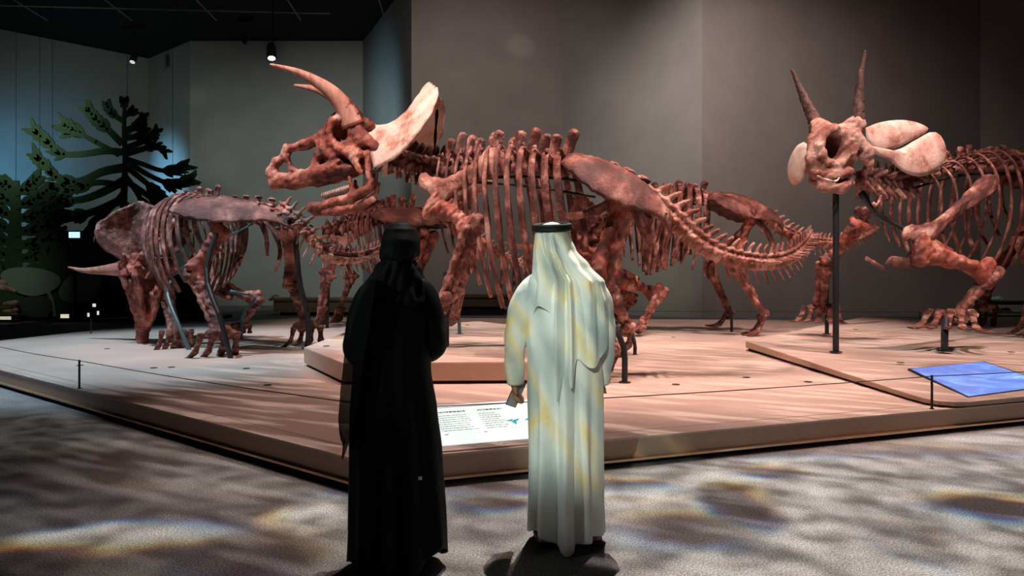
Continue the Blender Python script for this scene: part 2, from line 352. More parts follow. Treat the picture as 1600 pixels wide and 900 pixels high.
# ================================================================ the hall
def struct(name, mb, m): return tag(mb.build(name, m), kind='structure')
b_ = MB(); b_.add([(-45, -6, 0), (45, -6, 0), (45, 45, 0), (-45, 45, 0)], [(0, 1, 2, 3)]); struct('floor', b_, M['carpet'])
HC = 12.4
def cpt(px, Y): return ((px-800)/F*Y, Y)
WALL = [(-40, 24.0), cpt(0, 31.4), cpt(232, 35.7), cpt(297, 33.0), cpt(567, 33.0), cpt(643, 26.0), cpt(880, 27.3), cpt(1097, 23.6), cpt(1532, 26.3), cpt(1720, 25.6), (34, 20.0)]
names = ['wall_far_left', 'wall_left', 'wall_left_corner', 'wall_back_left', 'wall_back_return', 'wall_back_centre', 'wall_back_right', 'wall_right_centre', 'wall_right', 'wall_far_right']
for i, nm in enumerate(names):
    (x0, y0), (x1, y1) = WALL[i], WALL[i+1]; b_ = MB(); n = Vector((-(y1-y0), x1-x0, 0)).normalized()*.25
    hh = HC+.02 if i < 5 else 15.0
    b_.prism([(x0, y0), (x1, y1), (x1+n.x, y1+n.y), (x0+n.x, y0+n.y)], 0, hh)
    struct(nm, b_, M['wallwarm'] if i in (5, 7, 8, 9) else M['wall'])
# low black ceiling on the left, its right edge runs towards the viewer
b_ = MB(); b_.prism([(-45, -6), (-6.2, -6), cpt(617, 28.0), cpt(567, 33.2), cpt(297, 33.2), cpt(232, 36), (-20, 38), (-45, 30)], HC, HC+.3)
struct('ceiling_left', b_, M['ceil'])
b_ = MB(); b_.prism([(-6.6, -6), (40, -6), (40, 36), (-7, 36)], 14.9, 15.2); struct('ceiling', b_, M['ceil'])
for nm, q in (('wall_near', [(-45, -6.3), (45, -6.3), (45, -6), (-45, -6)]), ('wall_side_right', [(34, -6), (34.3, -6), (34.3, 20.2), (34, 20.2)]), ('wall_side_left', [(-40.3, -6), (-40, -6), (-40, 24), (-40.3, 24)])):
    b_ = MB(); b_.prism(q, 0, 15); struct(nm, b_, M['ceil'])
# rods of the ceiling grid
ceil_root = tag(empty('ceiling_grid', (-14, 25, HC)), 'dark grid of thin rods hung under the black ceiling at upper left', 'ceiling grid')
for i in range(9):
    a = Vector((-27+i*3.6, 30, HC-.12)); e = Vector((-27+i*3.6+1.5, 8, HC-.12))
    o = MB().tube([a, e], .028, 6).build('rod', M['pipe']); inpar(o, ceil_root)
for i in range(4):
    a = Vector((-30, 27.5-i*4.2, HC-.2)); e = Vector((-7.5, 29-i*4.2, HC-.2))
    o = MB().tube([a, e], .028, 6).build('rod', M['pipe']); inpar(o, ceil_root)
lampglow = mat('lamp_face', (1, 1, 1), .5, Emission_Color=(.85, .95, 1, 1), Emission_Strength=2.5)
dimglow = mat('dim_lamp_face', (1, 1, 1), .5, Emission_Color=(.9, .9, .95, 1), Emission_Strength=.5)
def track_light(px, py, Y, s, lab, glow, aim):
    c = P(px, py, Y); r = thing('track_spotlight', lab, 'spotlight', c)
    d = Vector(aim).normalized(); a = c-d*.28*s; e = c+d*.28*s
    inpar(MB().tube([a, a+d*.1*s, e], [.10*s, .15*s, .16*s], 14).build('lamp_housing', M['dark'], smooth=True), r)
    inpar(MB().tube([e, e+d*.012], [.12*s, .12*s], 14).build('lamp_lens', glow), r)
    inpar(MB().tube([c, Vector((c.x+.05*s, c.y, c.z+.35*s)), Vector((c.x+.05*s, c.y, HC-.1))], .025*s, 6).build('mounting_bracket', M['dark']), r)
    inpar(MB().box((c.x-.5*s, c.y-.06, HC-.2), (c.x+.6*s, c.y+.06, HC)).build('track', M['dark']), r)
track_light(424, 80, 27.0, 1.15, 'black spotlight with bright lens hanging above the big horned skull', lampglow, (.15, -.35, -1))
track_light(209, 90, 31.0, .9, 'small black spotlight with dim lens by the left wall corner', dimglow, (0, -.5, -1))
track_light(383, 62, 30.0, .6, 'tiny unlit black spotlight left of the bright spotlight', M['dark'], (0, -.5, -1))

# ================================================================ platform
PC = (-1.0, 4.71); uL = Vector((-5.65, 4.44, 0)).normalized(); uR = Vector((6.0, 2.16, 0)).normalized()
PL = (PC[0]+uL.x*11, PC[1]+uL.y*11); PR = (PC[0]+uR.x*15.5, PC[1]+uR.y*15.5)
OUT = [PC, PR, (15.0, 19.0), (8, 19.3), (-6.0, 20.5), (-9.3, 16.3), (PL[0]-.2, PL[1]+.8), PL]
def inset(poly, d):
    res = []; n = len(poly)
    for i in range(n):
        p0, p1, p2 = [Vector((*poly[(i+k) % n], 0)) for k in (-1, 0, 1)]
        e1 = (p1-p0).normalized(); e2 = (p2-p1).normalized(); n1 = Vector((-e1.y, e1.x, 0)); n2 = Vector((-e2.y, e2.x, 0)); bis = (n1+n2).normalized()
        p = p1+bis*(d/max(.3, bis.dot(n1))); res.append((p.x, p.y))
    return res
plat = thing('display_platform', 'large low beige display platform with pinkish top under the horned skeletons', 'platform', (3, 12, 0))
inpar(MB().prism(inset(OUT, .10), 0, .045).build('toe_kick', M['dark']), plat)
inpar(MB().prism(inset(OUT, .0), .045, .062).build('edge_strip', M['bronze']), plat)
inpar(MB().prism(inset(OUT, .035), .062, .205).build('riser', M['riser']), plat)
inpar(MB().prism(inset(OUT, .03), .205, .22).build('platform_top', M['plat']), plat)
def ring_strip(poly, d0, d1, z):           # thin joint parallel to the front edges
    a = inset(poly, d0); b = inset(poly, d1); mb = MB()
    for i in (0, 7):
        j = (i+1) % 8; mb.add([(a[i][0], a[i][1], z), (a[j][0], a[j][1], z), (b[j][0], b[j][1], z), (b[i][0], b[i][1], z)], [(0, 1, 2, 3)])
    return mb
inpar(ring_strip(OUT, .22, .228, .2215).build('top_joint', M['joint']), plat)
for s in (uL, uR):
    for d in ((2.2, 4.6, 7.0, 9.4) if s is uL else (1.6, 3.9, 6.4, 8.9, 11.4)):
        nrm = Vector((-s.y, s.x, 0)) if s is uR else Vector((s.y, -s.x, 0)); p = Vector((*PC, 0))+s*d
        q = [p+nrm*.033, p+s*.005+nrm*.033]
        mb = MB(); mb.box((-.0025, 0, 0), (.0025, .19, .0015), Matrix.Translation(p+nrm*.035+Vector((0, 0, .22))) @ Matrix(((s.x, nrm.x, 0, 0), (s.y, nrm.y, 0, 0), (0, 0, 1, 0), (0, 0, 0, 1))))
        inpar(mb.build('panel_joint', M['joint']), plat)
# second tier under the big skeleton
T2 = [G(536, 567, .47), G(900, 565, .47), G(905, 520, .47), G(748, 502, .47), G(560, 512, .47), G(475, 543, .47)]
T2 = [(p.x, p.y) for p in T2]
tier = thing('raised_tier', 'raised beige tier in the middle under the big skeleton', 'platform', (T2[0][0], T2[0][1], .22))
inpar(MB().prism(inset(T2, .05), .222, .26).build('toe_kick', M['dark']), tier)
inpar(MB().prism(T2, .26, .455).build('riser', M['riser']), tier)
inpar(MB().prism(T2, .455, .47).build('tier_top', M['plat']), tier)
# wedge tier at the right
def zt(x, y): return .275+.095*min(1.2, max(0, (y-6.4)/5))
arc = [(3.95, 7.0), (3.97, 6.78), (4.03, 6.66), (4.15, 6.60), (4.3, 6.615)]
T3 = arc+[(4.3+10*uR.x, 6.615+10*uR.y), (15.0, 18.0), (9, 18.0), (3.85, 11.6)]
wedge = thing('sloping_tier', 'sloping beige tier at the right with rounded front corner and blue screen', 'platform', (4.1, 6.7, .22))
inpar(MB().prism(inset(T3, .04), .222, lambda x, y: .222+(zt(x, y)-.222)*.35).build('toe_kick', M['dark']), wedge)
inpar(MB().prism(T3, lambda x, y: .222+(zt(x, y)-.222)*.3, lambda x, y: zt(x, y)-.012).build('riser', M['riser']), wedge)
inpar(MB().prism(T3, lambda x, y: zt(x, y)-.0118, zt).build('tier_top', M['plat']), wedge)
def screenm(nt, N, L, b):
    tc = N.new('ShaderNodeTexCoord'); n = noise(N, L, tc.outputs['Object'], 1.6, 5, .65, .6)
    r = ramp(N, [(.35, (.12, .2, .62)), (.5, (.16, .26, .72)), (.62, (.25, .45, .9)), (.72, (.55, .75, 1))]); L.new(n.outputs[0], r.inputs[0]); L.new(r.outputs[0], b.inputs['Emission Color'])
M['screen'] = mat('blue_screen_picture', (.02, .02, .04), .2, build=screenm, Emission_Strength=.95)
S = [Vector((4.46, 6.60+.22, 0)), Vector((5.9, 7.32, 0)), Vector((6.16, 9.04, 0)), Vector((4.86, 8.42, 0))]
S = [Vector((4.45, 6.86, 0)), Vector((5.75, 7.48, 0)), Vector((6.16, 9.2, 0)), Vector((4.86, 8.58, 0))]
scr = thing('floor_screen', 'glowing blue touch screen set flat into the sloping tier at right', 'screen', (5.3, 7.9, .3))
for nm, d, dz, m in (('screen_frame', -.03, .004, M['dark']), ('screen_panel', 0, .007, M['screen'])):
    q = inset([(p.x, p.y) for p in S], d); inpar(MB().prism(q, lambda x, y: zt(x, y)-.01, lambda x, y, dz=dz: zt(x, y)+dz).build(nm, m), scr)
# black discs give the holes in the platform their dark inside
for (px, py, z) in [(418, 602, .22), (167, 545, .22), (240, 575, .22), (1056, 601, .22), (1263, 597, .22), (1052, 527, .22), (1407, 563, .36), (1580, 549, .36), (1337, 517, .36), (1166, 590, .22), (385, 576, .22), (510, 541, .47), (730, 508, .47), (268, 574, .22), (125, 571, .22)]:
    p = G(px, py, z); zz = zt(p.x, p.y) if z == .36 else z
    o = MB().tube([(p.x, p.y, zz+.001), (p.x, p.y, zz+.006)], .045, 16).build('hole_disc', M['dark']); inpar(o, wedge if z == .36 else (tier if z == .47 else plat))
# wire barrier
bar = thing('wire_barrier', 'thin black wire barrier on short posts along the platform edge', 'barrier', (PC[0], PC[1]+.5, .22))
posts = [G(124, 607, .22), Vector((-.83, 5.0, .22)), G(1456, 639, .22)]; posts.insert(0, posts[0]+uL*3.3); posts.append(posts[-1]+uR*4)
posts += [Vector((10.2, 17.6, .22)), Vector((-5.6, 19.4, .22)), G(142, 521, .22)]
for i, p in enumerate(posts):
    inpar(MB().tube([p, p+Vector((0, 0, .315))], .011, 8).build('post', M['steel']), bar)
    inpar(MB().tube([p, p+Vector((0, 0, .006))], .022, 10).build('post_foot', M['steel']), bar)
for a, c in list(zip(posts, posts[1:])):
    if a is posts[4]: continue
    a = a+Vector((0, 0, .305)); c = c+Vector((0, 0, .305))
    inpar(MB().tube([a.lerp(c, t/10)-Vector((0, 0, .02*math.sin(math.pi*t/10))) for t in range(11)], .0042, 6).build('wire', M['wire']), bar)

# label panel on the front margin
LP0 = Vector((*PC, .22)); nR = Vector((-uR.y, uR.x, 0))
def lp(a, d, z=0): return LP0+uR*a+nR*d+Vector((0, 0, z))
label = thing('label_panel', 'white backlit reading panel on the platform edge between the two visitors', 'panel', lp(.8, .2, .0))
def onplane(a0, a1, d0, d1, z0, z1, nm, m, par=label):
    mb = MB(); mb.add([lp(a0,d0,z0), lp(a1,d0,z0), lp(a1,d1,z0), lp(a0,d1,z0), lp(a0,d0,z1), lp(a1,d0,z1), lp(a1,d1,z1), lp(a0,d1,z1)], [(0,3,2,1),(4,5,6,7),(0,1,5,4),(1,2,6,5),(2,3,7,6),(3,0,4,7)])
    return inpar(mb.build(nm, m), par)
M['lightbox'] = mat('backlit_white_acrylic', (.45, .48, .48), .5, Emission_Color=(.88, 1, .97, 1), Emission_Strength=.68)
M['ink'] = mat('grey_print_ink', (.20, .27, .27), .7); M['inkblack'] = mat('dark_print_ink', (.05, .06, .07), .6); M['inkcyan'] = mat('cyan_print_ink', (.02, .45, .62), .6, Emission_Color=(.0, .5, .7, 1), Emission_Strength=.3)
M['stonebar'] = mat('pinkish_stone_ledge', (.52, .38, .32), .4); M['cream'] = mat('cream_inlay', (.8, .68, .6), .5)
onplane(.22, 1.62, .06, .17, .001, .012, 'ledge', M['stonebar'])
SL = .30
def lp(a, d, z=0):                         # on the tilted face of the reading panel
    return LP0+uR*a+nR*d+Vector((0, 0, z+max(0, d-.17)*SL))
mb = MB(); A0, A1 = .22, 1.62
mb.add([LP0+uR*A0+nR*.173, LP0+uR*A1+nR*.173, LP0+uR*A1+nR*.78, LP0+uR*A0+nR*.78, lp(A0,.173,.012), lp(A1,.173,.012), lp(A1,.78,.012), lp(A0,.78,.012)], [(0,3,2,1),(4,5,6,7),(0,1,5,4),(1,2,6,5),(2,3,7,6),(3,0,4,7)])
inpar(mb.build('panel_body', M['stonebar']), label)
onplane(.23, 1.61, .185, .77, .012, .02, 'light_box', M['lightbox'])
onplane(.23, 1.61, .725, .731, .02, .0212, 'headline_rule', M['ink'])
r_ = random.Random(4)
tx = MB()
def tline(a, d, L, h, mb):                 # row of small word marks
    x = a
    while x < a+L:
        wd = r_.uniform(.006, .03); q = [lp(x, d, .0212), lp(x+wd, d, .0212), lp(x+wd, d+h, .0212), lp(x, d+h, .0212)]; mb.add(q, [(0, 1, 2, 3)]); x += wd+.006
tline(.66, .64, .24, .02, tx); tline(1.0, .64, .20, .02, tx)
tag(inpar(tx.build('heading_print', M['ink']), label), kind='stuff')
tx = MB()
for j in range(8):
    tline(.64, .59-j*.032, r_.uniform(.22, .27), .008, tx); tline(.99, .59-j*.032, r_.uniform(.13, .19), .008, tx)
tag(inpar(tx.build('text_print', M['ink']), label), kind='stuff')
for a in (.66, .965):
    mb = MB(); c = lp(a, .32, .0213); mb.add([c+uR*(.016*math.cos(t*math.pi/8))+nR*(.016*math.sin(t*math.pi/8)) for t in range(16)], [tuple(range(16))]); inpar(mb.build('round_icon', M['inkblack']), label)
mb = MB()
for q in ([(1.03, .34), (1.10, .36), (1.13, .40), (1.07, .375)], [(1.0, .37), (1.05, .36), (1.075, .395), (1.04, .385)], [(1.05, .35), (1.07, .30), (1.085, .35)], [(1.15, .36), (1.22, .34), (1.19, .39)]):
    mb.add([lp(a+.17, d+.08, .0214) for a, d in q], [tuple(range(len(q)))])
inpar(mb.build('diagram_print', M['inkcyan']), label)
mb = MB()
for (a, d, r) in ((.99, .10, .026), (.955, .125, .010), (.975, .142, .010), (1.0, .144, .010), (1.025, .128, .010)):
    mb.add([lp(a+r*1.2*math.cos(t*math.pi/6), d+r*math.sin(t*math.pi/6), .0135) for t in range(12)], [tuple(range(12))])
for k in range(10):
    t0, t1 = [math.pi*.15+(math.pi*.55)*x/10 for x in (k, k+1)]
    for ca, R in ((.99, .26),):
        mb.add([lp(ca+R*math.cos(t), .02+.13*math.sin(t)*r, .0134) for t, r in ((t0, .9), (t0, 1), (t1, 1), (t1, .9))], [(0, 1, 2, 3)])
inpar(mb.build('footprint_inlay', M['cream']), label)
# ================================================================ bone prototypes
KO = P(600, 235, 10.4)
def K(px, py, v=0):
    q = P(px, py, 10.4-v); return (v, KO.x-q.x, q.z-KO.z)
def cranium():
    p = []
    p += chain([K(449,240,0), K(432,254,0), K(424,270,0), K(430,287,0), K(458,288,.03), K(490,281,.08)], [.05,.065,.075,.075,.065,.06])
    p += chain([K(432,276,.02), K(455,279,.05), K(480,276,.08)], [.07,.06,.06])
    p += chain([K(446,244,.02), K(456,264,.04), K(472,270,.08), K(492,270,.11)], [.035,.035,.04,.05])
    p += [C(K(447,229), K(446,246), .05, .045)]
    p += chain([K(447,233,.02), K(475,225,.06), K(505,212,.10), K(523,190,.14)], [.05,.06,.075,.09])
    p += chain([K(505,215,.1), K(496,242,.14), K(487,270,.12)], [.055,.05,.06])
    p += chain([K(490,276,.10), K(520,264,.16), K(548,262,.2)], [.075,.085,.06])
    p += [C(K(507,238,.15), K(520,244,.18), .075, .08)]
    p += chain([K(492,287,.09), K(520,278,.14), K(548,268,.18)], .035)
    ring = [K(529+15*math.cos(t*math.pi/6), 206+21*math.sin(t*math.pi/6), .24+.02*math.cos(t*math.pi/6)) for t in range(13)]
    p += chain(ring, .035)
    p += [C(K(552,192,.16), K(560,212,.22), .14, .11), C(K(540,234,.24), K(558,240,.27), .075, .08), C(K(548,240,.27), K(563,268,.34), .075, .035)]
    p += chain([K(518,222,.2), K(530,234,.23), K(548,238,.26)], [.05,.05,.07])
    p += [C(K(528,184,.06), K(575,196,.08), .09, .10), C(K(548,186,.18), K(538,166,.24), .155, .13)]
    p += [C(K(566,212,.24), K(592,232,.30), .085, .06, (2.0, 1, 1)), C(K(565,222,0), K(600,238,0), .15, .09), C(K(505,226,.12), K(520,232,.16), .07, .09), C(K(497,268,.12), K(530,258,.17), .08, .09), C(K(440,280,.0), K(478,278,.03), .06, .065), C(K(533,228,.2), K(560,222,.24), .06, .08)]
    p += [C(K(575,240,.22), K(577,282,.22), .055, .045), C(K(540,256,.05), K(585,262,.12), .06, .05), C(K(530,250,0), K(570,240,0), .10, .12)]
    p += [C(K(529,206,0), K(560,215,0), .10, .10)]
    p += [('sub', E(K(529,205,.36), (.24, .125, .155))), ('sub', E(K(531,254,.34), (.13, .11, .055))), ('sub', E(K(562,233,.38), (.12, .045, .035)))]
    return sdfmesh('cranium', p, .017, M['red'], sym=True, k=.06, rough=.008, rfreq=24)
def jawmesh():
    p = chain([K(487,324,0), K(498,322,.07), K(520,316,.12), K(550,308,.17), K(575,294,.22), K(581,282,.22)], [.075,.06,.065,.07,.06,.045])
    p += chain([K(494,332,.02), K(520,330,.12), K(560,322,.18), K(583,312,.22)], [.06,.055,.065,.05], (1.6, 1, 1))
    p += chain([K(552,302,.18), K(546,278,.19)], [.05,.03])
    return sdfmesh('jaw', p, .018, M['red'], sym=True, k=.05, rough=.008, rfreq=22)
def teethmesh():
    mb = MB()
    for s in (-1, 1):
        for i in range(16):
            a = Vector(K(503, 309, .10)).lerp(Vector(K(545, 296, .17)), i/15); a.x *= s
            mb.tube([a, a+Vector((0, 0, .07))], [.014, .005], 5)
            c = Vector(K(500, 277, .10)).lerp(Vector(K(546, 260, .17)), i/15); c.x *= s
            mb.tube([c, c-Vector((0, 0, .05))], [.014, .006], 5)
    return mesh('teeth', mb.v, mb.f, M['pale'])
def frillmesh(Mc, Lc, W, thick=.035, ns=26, nt=34, scallop=.03, m=None, powr=1.25):
    Mp = spline([(0, *a) for a in Mc], n=ns); Lp = spline([(0, *a) for a in Lc], n=ns); Wp = spline([(w_, i, 0) for i, w_ in enumerate(W)], n=ns)
    rs = random.Random(5); v = []; f = []
    def pt(i, j):
        t = -1+2*j/(nt-1); s = i/(ns-1); a = abs(t); q = Mp[i].lerp(Lp[i], a**powr); x = Wp[i].x*math.copysign(a, t)
        e = max(0, (s-.80)/.2); sc = scallop*abs(math.sin(t*9*math.pi*.5))*e+scallop*abs(math.sin(s*5*math.pi))*max(0, (a-.9)/.1)
        nrm = (Lp[min(i+1, ns-1)]-Lp[max(i-1, 0)]); return Vector((x*(1+sc*.6), q.y-sc*.9, q.z+sc*.7))
    g = [[pt(i, j) for j in range(nt)] for i in range(ns)]
    for side in (1, -1):
        for i in range(ns):
            for j in range(nt):
                du = g[min(i+1, ns-1)][j]-g[max(i-1, 0)][j]; dv = g[i][min(j+1, nt-1)]-g[i][max(j-1, 0)][:] if False else g[i][min(j+1, nt-1)]-g[i][max(j-1, 0)]
                n = du.cross(dv).normalized(); edge = min(i if i > 0 else 0, ns-1-i, j, nt-1-j)
                th = thick*(.55 if edge == 0 else 1.15 if edge <= 3 else .8); b = math.sin(i*1.3+j*.7)*math.sin(i*.5-j*1.1)*.006
                v.append(g[i][j]+n*side*(th/2+b))
    N = ns*nt
    for i in range(ns-1):
        for j in range(nt-1):
            a = i*nt+j; f.append((a, a+1, a+nt+1, a+nt)); f.append((N+a, N+a+nt, N+a+nt+1, N+a+1))
    bd = [j for j in range(nt)]+[i*nt+nt-1 for i in range(1, ns)]+[(ns-1)*nt+j for j in range(nt-2, -1, -1)]+[i*nt for i in range(ns-2, 0, -1)]
    for a, c in zip(bd, bd[1:]+bd[:1]): f.append((a, N+a, N+c, c))
    return mesh('frill', v, f, m or M['pale'])
def hornmesh(path, r0, r1, m, rugged=0., n=26):
    pts = spline(path, n=n); rs = random.Random(3); v, f = tube(pts, [(r0+(r1-r0)*(i/(n-1))**.85) for i in range(n)], 16)
    for i in range(n):
        for j in range(16):
            k = i*16+j; c = pts[i]; d = v[k]-c
            v[k] = c+d*(1+rugged*(math.sin(j*2.1+i*.9)*.5+math.sin(i*2.3+j)*.5)+rugged*.8*rs.uniform(-1, 1))
    v.append(pts[-1]+(pts[-1]-pts[-2]).normalized()*r1*1.5); f.pop(); k = len(v)-1
    for j in range(16): f.append(((n-1)*16+j, (n-1)*16+(j+1) % 16, k))
    return mesh('horn', v, f, m)
def vert_dorsal():
    p = [C((0, -.045, 0), (0, .045, 0), .085), C((0, -.01, .09), (0, .02, .16), .06, .05), C((0, .01, .15), (0, .05, .42), .055, .065, (2.4, .75, 1)),
         C((0, .05, .40), (0, .06, .45), .045, .05, (1.2, .8, 1)), C((0, .01, .13), (.24, .03, .21), .04, .03, (1, 1, 1.4)), C((.05, -.09, .12), (.05, .10, .14), .03)]
    return sdfmesh('dorsal_vertebra', p, .016, M['bone'], sym=True, k=.03, rough=.008, rfreq=40)
def vert_neck():
    p = [C((0, -.05, 0), (0, .05, 0), .095), C((0, 0, .1), (0, .06, .27), .07, .045, (2, 1, 1)), C((0, 0, .10), (.17, .02, .14), .04, .03),
         C((.06, -.02, -.03), (.16, .10, -.20), .035, .02), C((.05, -.09, .12), (.05, .10, .14), .03)]
    return sdfmesh('neck_vertebra', p, .016, M['bone'], sym=True, k=.03, rough=.008, rfreq=40)
def vert_tail():
    p = [C((0, -.045, 0), (0, -.015, 0), .092, .078), C((0, .015, 0), (0, .045, 0), .078, .092), C((0, .0, .08), (0, .13, .27), .045, .032, (2, 1, 1)), C((0, 0, .03), (.24, .04, .02), .04, .026, (1, 1, 1.3)),
         C((0, .05, -.08), (0, .17, -.28), .026, .022, (1.4, 1, 1)), C((.03, -.08, .12), (.03, .09, .13), .025)]
    return sdfmesh('tail_vertebra', p, .015, M['mixed'], sym=True, k=.025, rough=.006, rfreq=40)
def ribmesh():
    pts = spline([(.04, 0, .05), (.18, 0, .17), (.36, .02, .12), (.52, .05, -.10), (.60, .09, -.42), (.59, .13, -.80), (.50, .17, -1.15), (.38, .20, -1.40)], n=24)
    rs = random.Random(2); rad = []
    for i in range(24):
        t = i/23; w = .034+.012*math.sin(t*3)+rs.uniform(-.003, .003); rad.append((w*(1.25 if t > .9 else 1), .021+.004*math.sin(i)))
    v, f = tube(pts, rad, 8, up=(0, 1, 0))
    mb = MB().add(v, f).tube([(.19, 0, .17), (.22, 0, .21), (.24, .0, .19)], [.03, .035, .02], 7)
    return mesh('rib', mb.v, mb.f, M['bone'])
Z0, Z1 = (0, 0, 0), (0, 0, -1)
def lb(name, prims, m='bone', **kw): return sdfmesh(name, prims, .019, M[m], k=.045, rough=.013, rfreq=26)
PR_ = {}
def protos():
    PR_['cranium'] = cranium(); PR_['jaw'] = jawmesh(); PR_['teeth'] = teethmesh()
    FR = ([(.28, .40), (.02, .37), (-.28, .52), (-.64, .99)], [(.08, -.34), (-.28, -.20), (-.58, .08), (-.80, .45), (-.80, .82)], [.34, .62, .74, .70, .34])
    PR_['frill'] = frillmesh(*FR)
    PR_['frill_a'] = frillmesh([(.30, .40), (0, .5), (-.35, .68), (-.76, .90)], [(.24, .16), (-.05, .24), (-.35, .38), (-.66, .66)], [.28, .58, .68, .60, .28], m=M['bone'])
    PR_['horn_c'] = hornmesh([K(552,196,.17), K(538,168,.24), K(513,140,.33), K(470,115,.44), K(424,101,.54)], .175, .02, M['horn'], .012)
    PR_['horn_c_far'] = hornmesh([(-a, b, c) for a, b, c in [K(552,196,.17), K(538,168,.24), K(513,140,.33), K(470,115,.44), K(424,101,.54)]], .175, .02, M['horn'], .012)
    hp = [(.15, .46, .36), (.34, .60, .62), (.55, .76, .92), (.76, .88, 1.18), (.96, .93, 1.44)]
    PR_['horn_a'] = hornmesh(hp, .175, .018, M['horn'], .012); PR_['horn_a_far'] = hornmesh([(-a, b, c) for a, b, c in hp], .175, .018, M['horn'], .012)
    PR_['dorsal'] = vert_dorsal(); PR_['neck'] = vert_neck(); PR_['tail'] = vert_tail(); PR_['rib'] = ribmesh()
    PR_['femur'] = lb('femur', [C((0,0,-.05), (0,0,-.92), .078, .085, (1,1.2,1)), C((.10,0,-.03), (0,0,-.12), .085, .09), C((-.09,0,-.06), (-.06,0,-.35), .06, .05), C((-.08,.02,-.45), (-.05,.03,-.55), .045, .04),
        C((.075,.03,-.95), (.05,0,-.82), .075, .06), C((-.075,.03,-.95), (-.05,0,-.82), .075, .06)], 'red')
    PR_['humerus'] = lb('humerus', [C((0,0,-.1), (0,0,-.92), .085, .08), C((.12,0,-.06), (-.10,0,-.06), .085, .075), C((-.12,-.05,-.1), (-.10,-.08,-.48), .065, .05), C((.10,0,-.10), (.03,0,-.45), .07, .06), C((.10,0,-.95), (-.10,0,-.95), .085, .08), C((.06,.02,-.8), (.1,.03,-.95), .06, .07)], 'red')
    PR_['tibia'] = lb('tibia', [C((0,0,-.08), (0,0,-.93), .085, .065), C((.09,0,-.05), (-.08,0,-.05), .075, .075), C((0,-.08,-.06), (0,-.05,-.3), .06, .045), C((.10,0,-.95), (-.09,0,-.97), .06, .06)])
    PR_['fibula'] = lb('fibula', [C((0,0,-.02), (0,0,-.5), .042, .026), C((0,0,-.5), (0,0,-.98), .026, .042)])
    PR_['ulna'] = lb('ulna', [C((0,.05,.14), (0,.02,-.10), .085, .095), C((0,0,-.1), (0,0,-.95), .075, .055), C((.04,-.05,-.02), (0,-.03,-.2), .06, .05), C((.03,0,-.95), (-.03,0,-.97), .055, .05)])
    PR_['radius'] = lb('radius', [C((0,0,0), (0,0,-.5), .06, .04), C((0,0,-.5), (0,0,-1), .04, .068)])
    PR_['scapula'] = lb('scapula', [C((0,0,-.02), (0,0,-.55), .17, .085, (3.2,1,1)), C((0,0,-.5), (0,0,-.82), .085, .13, (1.8,1,1)), C((0,-.06,-.86), (0,.05,-.94), .12, .09, (1.4,1,1)), C((0,-.04,-.9), (0,-.20,-1.0), .10, .10, (1.8,1,1)), C((.02,-.03,-.3), (.04,-.04,-.8), .03, .04)], 'mixed')
    PR_['scapula_dark'] = PR_['scapula'].copy(); PR_['scapula_dark'].materials[0] = M['bone']
    PR_['digit'] = sdfmesh('digit', [C((0,0,1), (0,.10,.55), .075, .045), C((0,.10,.55), (0,.22,.25), .045, .070), C((0,.26,.20), (0,.36,.12), .062, .055), C((0,.40,.10), (0,.47,.06), .055, .05), C((0,.50,.05), (0,.62,.02), .06, .035, (.8,1,1.6))], .018, M['bone'], k=.016, rough=.006, rfreq=30)
    PR_['wrist'] = sdfmesh('wrist', [E((-.10,0,0), (.09,.08,.06)), E((.02,-.02,.01), (.09,.08,.06)), E((.11,.0,-.01), (.07,.07,.05)), E((-.04,.05,-.06), (.07,.06,.05)), E((.07,.05,-.06), (.07,.06,.05))], .016, M['bone'], k=.02, rough=.006, rfreq=40)
    # ilium blade: y runs tailwards -.8..+.8
    v = []; f = []; n = 26
    for side in (1, -1):
        for i in range(n):
            t = i/(n-1); y = -.80+1.6*t; arch = .16*math.sin(t*math.pi)**.8-.02; w_ = .36*(1-t)**.8*min(1, .5+t*6)+.12*math.sin(t*math.pi)+.03
            for j in range(7):
                s = j/6; x = .02+w_*s; z = arch-.10*s-.16*s*s*math.sin(min(1, t*1.15)*math.pi)*1.3+.01*math.sin(i*2+j*3)
                v.append((x, y+.05*s, z+side*(.028 if 0 < j < 6 and 0 < i < n-1 else .016)))
    NN = n*7
    for i in range(n-1):
        for j in range(6):
            a = i*7+j; f.append((a, a+1, a+8, a+7)); f.append((NN+a, NN+a+7, NN+a+8, NN+a+1))
    bd = list(range(7))+[i*7+6 for i in range(1, n)]+[(n-1)*7+j for j in range(5, -1, -1)]+[i*7 for i in range(n-2, 0, -1)]
    for a, c in zip(bd, bd[1:]+bd[:1]): f.append((a, N0_(a, NN), N0_(c, NN), c))
    PR_['ilium'] = mesh('ilium', v, f, M['darkbone'])
def N0_(a, n): return a+n
protos()

# ================================================================ skeleton builder
def frame(X, Y, Z, o):
    m = Matrix.Identity(4)
    for i in range(3): m[i][0], m[i][1], m[i][2], m[i][3] = X[i], Y[i], Z[i], o[i]
    return m
def rel(o, root): o.parent = root; o.matrix_basis = Matrix.Translation(-root.location) @ o.matrix_basis; return o
def put(root, name, key, X, Y, Z, o, m=None):
    me = PR_[key] if isinstance(key, str) else key
    ob = link(name, me); ob.matrix_basis = frame(X, Y, Z, o); rel(ob, root)
    return ob
def sub(parent, name, me, mtx=None): return link(name, me, parent, mtx)
def bone(root, name, key, a, b, yref, wd=1.0, over=0.0):
    a, b = Vector(a), Vector(b); d = b-a; L = d.length; d.normalize(); Zv = -d; y = Vector(yref); y = (y-Zv*y.dot(Zv)).normalized(); x = y.cross(Zv)
    return put(root, name, key, x*wd, y*wd, Zv*L, a)
UP = Vector((0, 0, 1))
